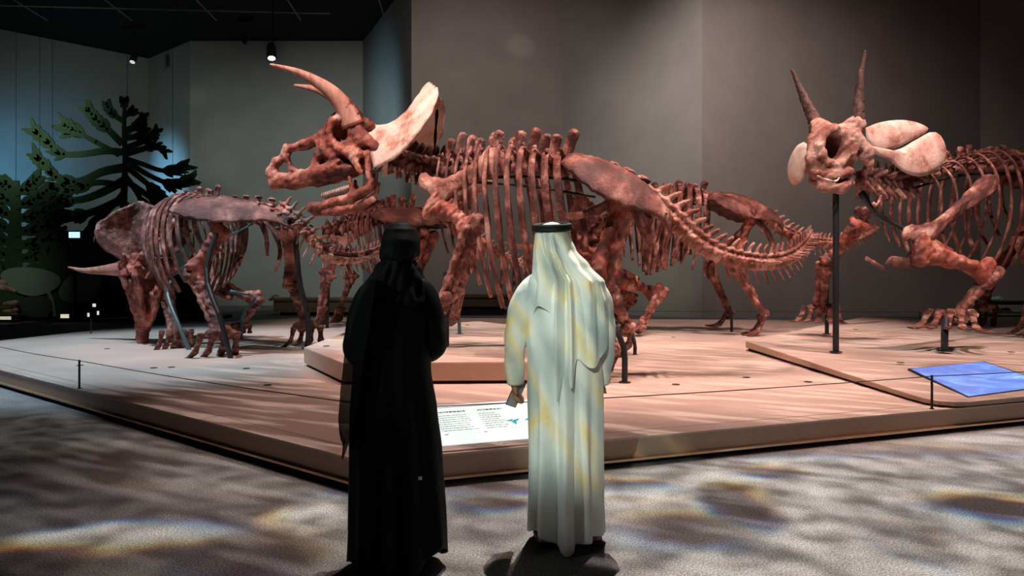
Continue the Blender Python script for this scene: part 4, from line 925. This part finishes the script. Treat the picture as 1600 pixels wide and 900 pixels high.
def hand(w_, d, side, curl=.3, s=1.0, thumbdir=(0, 1, 0)):
    """palm, four unequal bent fingers and a thumb as one SDF part joined to the wrist w_; d = hand direction, side = palm width direction"""
    w_, d, side = Vector(w_), Vector(d).normalized(), Vector(side).normalized(); nrm = d.cross(side).normalized(); p = []
    def c(a, b, ra, rb): p.append(C(tuple(a), tuple(b), ra, rb))
    c(w_-d*.02, w_+d*.03, .027*s, .028*s)
    for i, (o, L) in enumerate(((-.030, .070), (-.010, .082), (.010, .076), (.029, .060))):
        k = w_+d*.085*s+side*o*s; c(w_+d*.02*s+side*o*.5*s, k, .018*s, .0125*s)
        a1 = curl; d1 = (d*math.cos(a1)+nrm*math.sin(a1)); d2 = (d*math.cos(a1*2.2)+nrm*math.sin(a1*2.2)); d3 = (d*math.cos(a1*3.2)+nrm*math.sin(a1*3.2))
        m1 = k+d1*L*.46*s+side*o*.1; m2 = m1+d2*L*.32*s; m3 = m2+d3*L*.24*s
        c(k, m1, .0105*s, .0095*s); c(m1, m2, .0095*s, .0088*s); c(m2, m3, .0088*s, .0075*s)
    t0 = w_+d*.03*s-side*.024*s; t1 = t0+(d*.6-side*.7+nrm*.35).normalized()*.04*s; t2 = t1+(d*.9-side*.1+nrm*.4).normalized()*.032*s
    c(t0, t1, .014*s, .012*s); c(t1, t2, .011*s, .009*s)
    return p
def shoe(x, y, s, par):
    p = [C((x, y-.07, .035), (x+.012*s, y+.15, .028), .043, .048, (1, 1, 1.2)), C((x+.01*s, y+.16, .026), (x+.01*s, y+.17, .024), .042)]
    o = link('sandal', sdfmesh('sandal', [C((x, y-.07, .014), (x+.012*s, y+.17, .014), .045, .05, (1, 1, 3.4))], .008, M['sole'], k=.01), par)
    mb = MB()
    for yy in (y+.10, y+.13):
        mb.tube([(x-.052, yy, .02), (x-.035, yy, .055), (x, yy, .072), (x+.035, yy, .055), (x+.052, yy, .02)], (.010), 6)
    mb.tube([(x-.048, y+.02, .02), (x-.046, y-.05, .05), (x, y-.085, .06), (x+.046, y-.05, .05), (x+.048, y+.02, .02)], .008, 6)
    link('strap', mesh('strap', mb.v, mb.f, M['leather']), o)

# ---- man in white
man = thing('person', 'person in white robe and white headscarf with black cord, seen from behind holding a phone', 'person', ((880-800)/F*3.87, 3.87, 0))
mx = lambda px: (px-880)/F*3.87; mz = lambda py: EYE-(py-HZ)/F*3.87
elL, wrL, elR, wrR = (-.262, 0, 1.13), (-.262, .05, .89), (.225, 0, 1.12), (.212, .06, .89)
hxm = mx(863)
bp_ = body(1.745, .14, 0, elL, wrL, elR, wrR, ((-.10, .02), (.17, .05)), headx=hxm)
bp_ += hand(wrL, (.04, .10, -.98), (.35, .9, .05), .34, .85)+hand(wrR, (.02, .05, -.99), (0, 1, 0), -.3, .82)
bo = link('body', sdfmesh('body', bp_, .0085, M['skin'], k=.018), man)
for e in (-.03, .03): link('eye', sdfmesh('eye', [E((hxm+e, .103, 1.745-.115+.008), (.012, .012, .012))], .004, M['eyewhite'], k=.004), bo)
for s, (x, y) in zip((-1, 1), ((-.10, .02), (.17, .05))): shoe(x, y, s, man)
tabm = [(.0, mx(884), .0, .212, .17), (.25, mx(883), .0, .205, .16), (.53, mx(883), 0, .207, .15), (.88, mx(882), 0, .208, .145), (1.05, mx(881), 0, .205, .135), (1.2, mx(881), 0, .215, .13), (1.34, mx(879), 0, .225, .12), (1.42, mx(877), 0, .19, .105), (1.465, mx(872), 0, .12, .085), (1.50, mx(868), .005, .068, .068)]
def foldm(th, z):
    g = max(0, min(1, (1.15-z)/.8)); bk = wrap(th+math.pi/2)
    a = .030*g_(bk, -.05, .20)-.026*g_(bk, .33, .13)-.018*g_(bk, -.42, .16)+.012*g_(bk, .62, .15)-.014*g_(bk, .95, .14)-.012*g_(bk, -1.0, .15)+.016*g_(bk, -.75, .14)
    b = .007*math.sin(5*th+1+1.2*z)+.004*math.sin(11*th+3*z)+.003*math.sin(17*th-2*z)
    c = .006*math.sin(z*11+3*math.sin(th*2))*g_(z, 1.15, .2)
    return (a*1.75+b)*g+c
def hemm(th):
    bk = wrap(th+math.pi/2); return .055-.045*g_(bk, -.05, .42)+.05*g_(bk, -1.0, .45)+.02*g_(bk, .9, .5)
cloth('robe', garment(tabm, 1.50, hemm, foldm, pw=2.35), M['white'], man)
def sleeve(pts, rads, m, par, name='sleeve', amp=.006, ph=0):
    p = spline(pts, n=46); v, f = tube(p, [(rads[0]+(rads[1]-rads[0])*min(1, i/18) if i < 18 else rads[1]+(rads[2]-rads[1])*(i-18)/27) for i in range(46)], 40, caps=False)
    for i in range(46):
        for j in range(40):
            k = i*40+j; d = (v[k]-p[i]); v[k] = p[i]+d*(1+(amp/.06)*(math.sin(i*.55+2.2*math.sin(j*2*math.pi/40+ph))*.6+math.sin(j*2*math.pi*3/40+i*.22)*.5))
    return cloth(name, (v, f), m, par, .003)
sleeve([(-.125, 0, 1.425), (-.205, 0, 1.35), (-.25, -.005, 1.22), (-.264, -.005, 1.11), (-.266, .02, .98), (-.262, .045, .875)], (.072, .066, .050), M['white'], man, amp=.004)
sleeve([(.125, 0, 1.425), (.19, 0, 1.35), (.222, 0, 1.22), (.228, 0, 1.11), (.222, .03, .98), (.212, .055, .875)], (.072, .064, .048), M['white'], man, ph=1, amp=.004)
# headscarf: dome, then drape widening to the right, two long tails left of the middle
hz0 = 1.768
tabg = [(hz0, hxm, .02, .002, .002), (hz0-.008, hxm, .02, .034, .045), (hz0-.022, hxm, .02, .064, .078), (hz0-.045, hxm, .02, .089, .104), (mz(368), mx(863), .02, .096, .110), (mz(390), mx(867), .015, .118, .112), (mz(415), mx(877), .0, .158, .115), (mz(440), mx(888), -.005, .20, .135), (mz(470), mx(889), -.005, .222, .15), (mz(520), mx(889), -.005, .226, .160), (mz(620), mx(888), -.005, .228, .165)]
def foldg(th, z):
    g = max(0, min(1, (1.72-z)/.28)); bk = wrap(th+math.pi/2); u = 1.7-z; sh = .25*u
    a = .030*g_(bk, -.46+sh*.3, .10)-.034*g_(bk, -.26+sh*.5, .085)+.030*g_(bk, -.08+sh*.4, .09)-.016*g_(bk, .12+sh*.9, .16)+.014*g_(bk, .50+sh, .22)-.006*g_(bk, .80+sh*.6, .10)+.006*g_(bk, 1.0+sh*.4, .10)-.028*g_(bk, -.70, .10)+.018*g_(bk, -.98, .14)+.010*math.sin(z*16+bk*5)*g_(bk, .1, .5)*g_(z, 1.5, .1)
    return a*g*1.35+.002*math.sin(11*th+7*z+2*math.sin(z*9))*g+.0012*math.sin(26*th-12*z)*g
def hemg(th):
    bk = wrap(th+math.pi/2)
    z = mz(520)
    z += .0
    z -= (mz(520)-mz(585))*g_(bk, -.02, .17)            # middle tail
    z -= (mz(520)-mz(620))*max(0, 1-abs(bk+.36)/.20)    # left pointed tail
    z -= (mz(520)-mz(570))*g_(bk, .62, .55)
    z += (mz(478)-mz(520))*g_(bk, -.95, .35)
    z += .10*g_(abs(bk), math.pi, 1.2)
    return z
cloth('headscarf', garment(tabg, hz0, hemg, foldg, nth=300, nz=120, pw=2.1), M['scarf'], man, .003)
ag = MB()
for dz in (0, .017):
    q = []
    for i in range(37):
        t = 2*math.pi*i/36; q.append((hxm+.099*math.cos(t), .02+.113*math.sin(t), mz(357)+dz+.014*math.sin(t)+.004*math.cos(t)))
    ag.tube(q, .0125, 8, caps=False)
link('head_cord', mesh('head_cord', ag.v, ag.f, M['cord']), man)
# phone in the left hand
ph = thing('phone', 'dark phone with pale screen held low in the left hand of the person in white', 'phone', (man.location.x-.245, man.location.y+.02, .815))
Rm = Matrix.Translation((-.015, .032, -.004)) @ Matrix.Rotation(math.radians(24), 4, 'Y') @ Matrix.Rotation(math.radians(30), 4, 'Z')
mb = MB().box((-.036, -.0045, -.074), (.036, .0045, .074)); o = mb.build('phone_case', M['case'], ph, mtx=Rm); bv = o.modifiers.new('b', 'BEVEL'); bv.width = .004; bv.segments = 2
MB().box((-.033, -.0052, -.070), (.033, -.0045, .070)).build('phone_screen', M['glass'], ph, mtx=Rm)

# ---- woman in black
wy = 3.55; wx = (620-800)/F*wy
wom = thing('person', 'person in long black robe and black headscarf, seen from behind at left', 'person', (wx, wy, 0))
qx = lambda px: (px-620)/F*wy; qz = lambda py: EYE-(py-HZ)/F*wy
hw = qx(625)
elL, wrL, elR, wrR = (-.20, .0, 1.10), (-.15, .22, 1.05), (.175, .03, 1.12), (.06, .22, 1.10)
bp_ = body(1.70, .115, 0, elL, wrL, elR, wrR, ((-.09, .02), (.09, .04)), headx=hw)
bp_ += hand(wrL, (.7, .6, .1), (0, .3, .95), .3, .9)+hand(wrR, (-.7, .6, .1), (0, -.3, -.95), .3, .9)
bo = link('body', sdfmesh('body', bp_, .0085, M['skin'], k=.018), wom)
for e in (-.03, .03): link('eye', sdfmesh('eye', [E((hw+e, .103, 1.70-.115+.008), (.012, .012, .012))], .004, M['eyewhite'], k=.004), bo)
for s, (x, y) in zip((-1, 1), ((-.09, .02), (.09, .04))): shoe(x, y, s, wom)
tabw = [(0, qx(621), -.01, .250, .19), (.18, qx(621), -.01, .243, .18), (.6, qx(618), 0, .228, .16), (.8, qx(615), 0, .215, .15), (1.0, qx(613), 0, .193, .14), (1.15, qx(614), .0, .190, .13), (1.3, qx(617), 0, .185, .12), (1.38, qx(618), 0, .165, .11), (1.43, qx(620), 0, .132, .10), (1.48, qx(622), 0, .08, .08)]
def foldw(th, z):
    g = max(0, min(1, (1.25-z)/.9)); bk = wrap(th+math.pi/2)
    return g*(.03*g_(bk, -.12, .16)-.02*g_(bk, .18, .13)+.014*g_(bk, .5, .14)-.02*g_(bk, -.48, .15)-.014*g_(bk, .85, .15)+.007*math.sin(6*th+2)+.004*math.sin(13*th+2*z))+.004*math.sin(z*12+3*math.sin(2*th))*g_(z, 1.2, .2)
def hemw(th):
    bk = wrap(th+math.pi/2); return .025-.02*g_(bk, -.2, .4)+.05*g_(bk, -1.1, .35)+.10*g_(bk, 1.25, .5)
cloth('robe', garment(tabw, 1.48, hemw, foldw, pw=2.4), M['black'], wom)
sleeve([(.09, 0, 1.41), (.145, 0, 1.35), (.172, 0, 1.24), (.180, .02, 1.13), (.13, .12, 1.09), (.06, .21, 1.10)], (.068, .070, .075), M['black'], wom, amp=.003)
sleeve([(-.09, 0, 1.41), (-.15, 0, 1.34), (-.182, 0, 1.23), (-.198, .0, 1.11), (-.18, .12, 1.06), (-.13, .21, 1.05)], (.068, .07, .08), M['black'], wom, amp=.003)
tz = qz(345)
tabh = [(tz, hw, .03, .002, .002), (tz-.006, hw, .03, .034, .05), (tz-.022, hw, .03, .064, .082), (qz(360), hw, .03, .084, .105), (qz(378), qx(625), .025, .100, .125), (qz(395), qx(624), .02, .099, .125), (qz(408), qx(622), .01, .092, .115), (qz(420), qx(621), 0, .112, .118), (qz(440), qx(619), 0, .150, .125), (qz(470), qx(617), 0, .19, .14), (qz(520), qx(614), 0, .20, .145)]
def foldh(th, z):
    bk = wrap(th+math.pi/2); g = max(0, min(1, (1.62-z)/.12)); return g*(.005*math.sin(9*th+30*z)+.004*math.sin(17*th-20*z))+.006*g_(z, qz(404), .014)*math.sin(7*th)-.006*g_(z, qz(408), .01)+.003*math.sin(60*z+2*th)*g_(z, qz(395), .05)
cloth('headscarf', garment(tabh, tz, lambda th: qz(462)+.05*math.sin(th*2+1)+.03*math.sin(3*th), foldh, pw=2.1), M['hijab'], wom)
# sheer veil hanging from the left shoulder
v = []; f = []; n = 40; m_ = 16
for i in range(n):
    t = i/(n-1); zz = qz(432)+(qz(692)-qz(432))*t
    left = [(0, 582), (.12, 562), (.3, 546), (.5, 536), (.7, 531), (.85, 529), (.93, 532), (1, 541)]
    L_ = interp([(a, b) for a, b in left], t)[0]; R_ = 600-40*t if t < .8 else 568-(t-.8)*100
    for j in range(m_):
        s = j/(m_-1); x = qx(L_)+(qx(R_)-qx(L_))*s; y = -.15*math.sin(s*math.pi*.5)**.6*(1-.1*t)-.035+.012*math.sin(s*9+t*4)*t+.05*(1-s)
        v.append((x, y, zz-.04*s*t))
for i in range(n-1):
    for j in range(m_-1): a = i*m_+j; f.append((a, a+1, a+m_+1, a+m_))
cloth('sheer_veil', (v, f), M['sheer'], wom, .0015)
def backy(tab, fold, x, z):               # cloth surface towards the viewer at x, z
    cx, cy, hx, hy = interp(tab, z); best = None
    for i in range(200):
        th = -math.pi*i/200; c, s = math.cos(th), math.sin(th); r = (abs(c/hx)**2.4+abs(s/hy)**2.4)**(-1/2.4)+fold(th, z)
        e = abs(cx+r*c-x)
        if best is None or e < best[0]: best = (e, cy+r*s)
    return best[1]
for px, py, s in ((662, 735, .009), (641, 878, .016)):
    zc = qz(py); xc = qx(px); y = backy(tabw, foldw, xc, zc)
    MB().box((xc-s, y-.012, zc-s*.9), (xc+s, y-.003, zc+s*.9)).build('white_square', M['squarewhite'], wom)  # small white squares on the back of the robe

# ================================================================ cut-out trees
TY = 24.0
def ribbon(mb, pts, ws, y, th=.05):
    k = len(pts); base = len(mb.v)
    for i in range(k):
        t = (Vector(pts[min(i+1, k-1)])-Vector(pts[max(0, i-1)])); t.normalize(); n = Vector((-t.z, 0, t.x)); w_ = rad_of(ws, i, k); c = Vector(pts[i])
        for a, b in ((1, -1), (1, 1), (-1, 1), (-1, -1)): q = c+n*w_*a; mb.v.append(Vector((q.x, y+b*th/2, q.z)))
    for i in range(k-1):
        for j in range(4): mb.f.append((base+i*4+j, base+i*4+(j+1) % 4, base+i*4+4+(j+1) % 4, base+i*4+4+j))
    mb.f.append(tuple(base+j for j in (3, 2, 1, 0))); mb.f.append(tuple(base+(k-1)*4+j for j in range(4)))
def branch(mb, pp, w0, w1, Y, seed, tw=10, dens=9, both=True, start=.35, dy=0):
    rs = random.Random(seed); pts = spline([P(a, b, Y) for a, b in pp], n=14); sc = Y/F
    ribbon(mb, pts, [(w0+(w1-w0)*i/13)*sc for i in range(14)], Y+dy)
    n = dens
    for i in range(n):
        t = start+(1-start)*(i+.5)/n; k = t*13; j = int(k); q = pts[j].lerp(pts[min(13, j+1)], k-j); d = (pts[min(13, j+1)]-pts[j]).normalized() if j < 13 else (pts[13]-pts[12]).normalized()
        for s in ((1, -1) if both else (rs.choice((1, -1)),)):
            nrm = Vector((-d.z, 0, d.x))*s; L = tw*sc*rs.uniform(.7, 1.25); e = q+(nrm*.62+d*.95).normalized()*L*1.35
            ribbon(mb, [q, q.lerp(e, .55)+nrm*.02, e], [w1*.9*sc, w1*.85*sc, w1*.35*sc], Y+dy+.004*((i % 3)-1))
big = thing('cutout_tree', 'large dark green flat cut-out conifer behind the leftmost skeleton', 'cutout tree', P(188, 500, TY))
mb = MB(); tp = [P(a, b, TY) for a, b in ((195,160),(194,200),(196,250),(194,300),(192,360),(188,420),(184,500))]
ribbon(mb, spline(tp, n=16), [(2.5+6*(i/15))*TY/F for i in range(16)], TY); inpar(mb.build('trunk', M['treegreen']), big)
BR = [([(193,238),(165,236),(130,241),(95,240),(75,222),(52,202)], 4.5, 3.2, 11, .55), ([(192,262),(160,268),(125,283),(92,280),(70,258),(51,240)], 5.5, 3.5, 11, .45), ([(192,225),(172,205),(155,190),(137,170)], 4.5, 3.4, 10, .35),
      ([(186,242),(150,222),(128,210),(98,194)], 3.5, 2.2, 13, .6), ([(150,222),(128,212),(102,210)], 2.6, 2.4, 6, .8), ([(193,282),(160,300),(125,312),(85,312),(45,296)], 5.5, 3.2, 10, .5), ([(192,312),(150,330),(110,338),(65,328)], 5.5, 3.4, 12, .4),
      ([(190,345),(150,362),(110,372),(70,362)], 5, 3.4, 12, .35), ([(190,378),(160,392),(120,398),(90,392)], 5, 3.2, 11, .4), ([(194,290),(150,285),(110,298),(70,290)], 4, 3, 10, .4),
      ([(197,232),(222,222),(240,212),(247,203)], 4, 3, 8, .4), ([(197,240),(225,232),(245,228),(259,238)], 4, 2.8, 8, .4), ([(197,248),(222,256),(250,266),(272,266),(292,258)], 3.2, 2.6, 11, .6), ([(198,250),(222,268),(250,282),(272,288),(301,280)], 3.4, 2.8, 12, .55),
      ([(200,262),(228,285),(245,300),(262,318)], 3.6, 2.8, 10, .45), ([(200,285),(230,305),(256,325),(285,330)], 4, 2.8, 11, .4), ([(198,320),(230,340),(260,352),(285,352)], 4, 2.8, 11, .4), ([(196,205),(210,198),(220,190),(224,180)], 4.5, 3.5, 8, .2),
      ([(195,190),(182,182),(172,172),(168,162)], 3.5, 3, 8, .3), ([(195,180),(204,175),(207,172)], 3.5, 3, 7, .3), ([(195,168),(195,158)], 5, 3.5, 6, .3), ([(196,215),(215,212),(228,200)], 4, 3, 7, .3), ([(196,275),(212,296),(225,322),(232,345)], 3.6, 2.6, 9, .5), ([(194,300),(175,322),(150,345),(140,360)], 4, 3, 9, .4)]
for i, (pp, w0, w1, tw, st) in enumerate(BR):
    mb = MB(); branch(mb, pp, w0*1.25, w1*1.2, TY, i, tw*1.15, 9 if tw > 8 else 5, start=st, dy=.06*((i % 2)*2-1)*.5); inpar(mb.build('branch', M['treegreen']), big)
def hang(root, xs, top, Y):
    for a in xs: inpar(MB().tube([P(a[0], a[1], Y), Vector((P(a[0], a[1], Y).x, Y, HC if a[0] < 610 else 14.9))], .008, 5).build('hanging_wire', M['wire']), root)
hang(big, ((199, 160), (82, 225), (270, 265)), 0, TY)
bush = thing('cutout_tree', 'dark cut-out bushy tree at the left frame edge behind the conifer', 'cutout tree', P(20, 500, 23.4))
mb = MB(); ribbon(mb, spline([P(a, b, 23.4) for a, b in ((25,282),(24,340),(20,420),(15,505))], n=10), [(5+14*i/9)*23.4/F for i in range(10)], 23.4); inpar(mb.build('trunk', M['treegreen']), bush)
k = 0
for y0 in range(290, 480, 21):
    for sd in (-1, 1):
        k += 1; L = 26+52*min(1, (y0-270)/90); x1 = 24+sd*L; mb = MB(); branch(mb, [(24, y0+10), (24+sd*L*.4, y0+2+4*sd), (24+sd*L*.75, y0-3), (x1, y0-12)], 7.5, 5, 23.4, 50+k, 13, 8, start=.15, dy=.05*((k % 2)*2-1)*.6); inpar(mb.build('branch', M['treegreen']), bush)
hang(bush, ((25, 285), (62, 330)), 0, 23.4)
# low shrub board with two spade-shaped leaves on stems, lit grey
def leafshape(name, cx, cy, rx, ry, rot, stem, Y, root, m):
    q = []
    for i in range(28):
        t = 2*math.pi*i/28; x = rx*math.cos(t)*(1-.25*math.sin(t)); y = ry*math.sin(t); c, s = math.cos(rot), math.sin(rot); w_ = P(cx+x*c-y*s, cy+x*s+y*c, Y); q.append((w_.x, w_.z))
    mb = MB(); n = 28; v = [(a, Y-.02, b) for a, b in q]+[(a, Y+.02, b) for a, b in q]; mb.add(v, [tuple(range(n)), tuple(range(n, 2*n))[::-1]]+[(i, n+i, n+(i+1) % n, (i+1) % n) for i in range(n)])
    o = inpar(mb.build(name, m), root); mb = MB(); ribbon(mb, spline([P(a, b, Y) for a, b in stem], n=10), [2.6*Y/F]*10, Y); inpar(mb.build('stem', m), root)
board = thing('cutout_shrub', 'long dark cut-out shrub board low behind the leftmost skeleton skull', 'cutout shrub', P(90, 505, 22.6))
def hedge(x0, x1, yt, amp, Y, root, seed):
    rs = random.Random(seed); top = []; x = x0
    while x <= x1: top.append((x, yt(x)+amp*math.sin(x*.35)+rs.uniform(-amp, amp))); x += 4.5
    v = []; f = []; n = len(top)
    for yy in (Y-.025, Y+.025):
        for a, b in top: w_ = P(a, b, Y); v.append((w_.x, yy, w_.z)); v.append((w_.x, yy, .02))
    for i in range(n-1): a = 2*i; f += [(a, a+1, a+3, a+2), (2*n+a, 2*n+a+2, 2*n+a+3, 2*n+a+1), (a, a+2, 2*n+a+2, 2*n+a)]
    return inpar(MB().add(v, f).build('silhouette_board', M['treegreen']), root)
hedge(-60, 330, lambda x: 392+26*math.sin(x*.028+1)+.12*max(0, x-150), 9, 22.6, board, 4)
leafshape('spade_leaf', 128, 448, 36, 25, -.62, [(118, 468), (116, 482), (113, 508)], 22.5, board, M['leafgrey'])
leafshape('spade_leaf', 48, 440, 46, 22, .1, [(70, 448), (82, 470), (88, 508)], 22.5, board, M['leafgrey'])
leafshape('spade_leaf', 45, 490, 38, 26, -.3, [(45, 505), (45, 508), (45, 515)], 22.45, board, mat('olive_grey_cutout_board', (.075, .08, .06), .8))
plinth = thing('gallery_plinth', 'long low dark plinth carrying the cut-out shrubs at left', 'plinth', (-18, 22.6, 0))
inpar(MB().prism([(-30, 21.6), (-9.5, 22.2), (-9.5, 23.9), (-30, 23.9)], 0, .12).build('plinth_body', M['dark']), plinth)
# small lit exhibits in the far left gallery
def glowm(n, c, s): return mat(n, c, .5, Emission_Color=(*c, 1), Emission_Strength=s)
def exhibit(name, lab, cat, px, py, w_, h_, Y, m, legs=True, grp=None):
    c = P(px, py, Y); a, b = w_*Y/F/2, h_*Y/F/2; r = thing(name, lab, cat, (c.x, c.y, c.z-b), grp)
    inpar(MB().box((c.x-a, c.y, c.z-b), (c.x+a, c.y+.05, c.z+b)).build('screen_panel' if 'screen' in name else 'lit_panel', m), r)
    inpar(MB().box((c.x-a-.04, c.y+.01, c.z-b-.04), (c.x+a+.04, c.y+.1, c.z+b+.04)).build('casing', M['dark']), r)
    if legs: inpar(MB().box((c.x-.03, c.y+.02, 0), (c.x+.03, c.y+.08, c.z-b)).build('stand', M['dark']), r)
    return r
exhibit('wall_screen', 'small glowing pale blue screen seen through the cut-out trees', 'screen', 116, 367, 17, 9, 22.3, glowm('pale_blue_glow', (.35, .75, 1), 1.4))
exhibit('display_case', 'small lit display case glowing low between two spade-shaped leaves', 'display case', 101, 494, 13, 6, 21.4, glowm('warm_pale_glow', (1, .86, .6), .55))
exhibit('display_case', 'layered lit display shelves at the lower left frame edge', 'display case', 6, 497, 22, 5, 21.3, glowm('warm_white_glow', (1, .9, .7), .35))
for i, (px, py, w_, h_) in enumerate(((147, 477, 5, 5), (138, 492, 3, 6), (153, 489, 3, 6))):
    exhibit('gallery_lamp', ('upper tiny white lamp left of the lowered skull snout', 'lower left tiny white lamp near the gallery floor', 'lower right tiny white lamp near the lowered skull snout')[i], 'lamp', px, py, w_, h_, 21.4, glowm('tiny_lamp_glow', (.9, .95, 1), .6), grp='tiny gallery lamps')
# specimen rack at the left edge
rk = thing('specimen_rack', 'tan specimens stacked on shelves at the left frame edge', 'specimen rack', P(5, 515, 21.5))
for j, (py, wd) in enumerate(((492, 24), (500, 20), (480, 18))):
    c = P(2, py, 21.5); inpar(MB().box((c.x-1.2, c.y, c.z-.02), (c.x+wd*.02, c.y+.3, c.z+.02)).build('shelf', M['bronze']), rk)
    c = c+Vector((.2, .1, .02)); inpar(link('specimen', sdfmesh('specimen', [E((0, 0, .08), (.22, .12, .09)), E((.15, 0, .12), (.10, .10, .08))], .03, M['pale'], k=.03), mtx=Matrix.Translation(c)), rk)
c = P(8, 452, 21.5); inpar(link('specimen', sdfmesh('specimen', [C((-.3, 0, .1), (.3, 0, -.05), .12, .06), E((-.1, 0, .2), (.16, .1, .1))], .03, M['pale'], k=.05), mtx=Matrix.Translation(c)), rk)
inpar(MB().box((c.x-1.3, c.y+.15, 0), (c.x-1.2, c.y+.2, c.z)).build('rack_post', M['dark']), rk)

# ================================================================ benches behind the platform
M['benchwood'] = mat('pale_tan_wood', (.42, .34, .22), .6, build=noisy([(.3, (.34, .27, .17)), (.7, (.48, .40, .28))], 1.5, 4, stretch=(1, 4, 8)))  # tan wood tone with random variation
M['benchdark'] = mat('dark_brown_wood', (.10, .055, .035), .6, build=noisy([(.3, (.08, .042, .028)), (.7, (.14, .075, .05))], 1.5, 4, stretch=(1, 4, 8)))
def bench(x0, x1, yt, yb, Y, m, lab, dome=False):
    a, b = P(x0, yt, Y), P(x1, yb, Y); r = thing('bench', lab, 'bench', ((a.x+b.x)/2, Y, 0))
    inpar(MB().box((a.x-.05, Y-.05, a.z-.09), (b.x+.05, Y+1.2, a.z)).build('bench_top', m), r)
    inpar(MB().box((a.x+.1, Y, max(.12, b.z)), (b.x-.1, Y+1.1, a.z-.09)).build('bench_body', m), r)
    inpar(MB().box((a.x+.3, Y+.1, 0), (b.x-.3, Y+1.0, max(.12, b.z))).build('bench_base', M['dark']), r); return a
a = bench(423, 575, 466, 488, 25.0, M['benchwood'], 'long pale wooden bench behind the leftmost skeleton legs')
bench(705, 800, 461, 479, 25.0, M['benchdark'], 'dark brown bench between the two visitors by the back wall')
lp_ = thing('dome_model', 'small cream dome lying on the left end of the pale bench', 'dome model', P(430, 466, 25.3))
inpar(link('dome', sdfmesh('dome', [E((0, 0, 0), (.16, .16, .14)), ('sub', ('b', (0, 0, -.2), (.3, .3, .2)))], .015, mat('cream_plaster', (.75, .68, .5), .6), k=.01), mtx=Matrix.Translation(P(431, 466, 25.3))), lp_)
inpar(MB().tube([P(431, 466, 25.3), P(431, 465.4, 25.3)], .19, 20).build('dish', mat('cream_dish', (.7, .62, .45), .5)), lp_)
# exhibits at the right edge, behind the last skeleton
rt = thing('exhibit_table', 'dark exhibit table with greenish shelf at the right frame edge', 'table', (P(1590, 500, 19.6).x, 19.8, 0))
x0 = P(1556, 0, 19.6).x; 
inpar(MB().box((x0, 19.6, .62), (x0+4, 20.6, .70)).build('table_top', M['dark']), rt)
inpar(MB().box((x0+.1, 19.55, .33), (x0+4, 20.6, .37)).build('shelf', mat('olive_green_shelf', (.20, .26, .08), .5)), rt)  # shelf in one plain olive green
inpar(MB().box((x0-.1, 19.7, 0), (x0+4, 20.6, .3)).build('table_body', M['dark']), rt)
mtr = mat('plaster_relief', (.42, .5, .42), .6)
for i, (px, py, w_) in enumerate(((1574, 444, 22), (1588, 466, 20), (1565, 481, 14), (1581, 488, 20))):
    o = link('specimen_cast', sdfmesh('specimen_cast', [E((0, 0, 0), (w_*.009, .12, .07)), E((w_*.004, 0, .03), (w_*.005, .1, .06))], .02, mtr, k=.03, rough=.01, rfreq=30), mtx=Matrix.Translation(Vector((P(px, py, 19.4).x, (19.9, 19.9, 19.2, 19.2)[i], (.76, .43, .06, .06)[i]))))
    tag(o, ('pale cast on top of the dark table at the right frame edge', 'pale oval cast on the green shelf at the right frame edge', 'small pale cone cast left of the others at the table foot', 'pale triangular cast at the foot of the dark table')[i], 'cast', 'pale casts on the exhibit table')
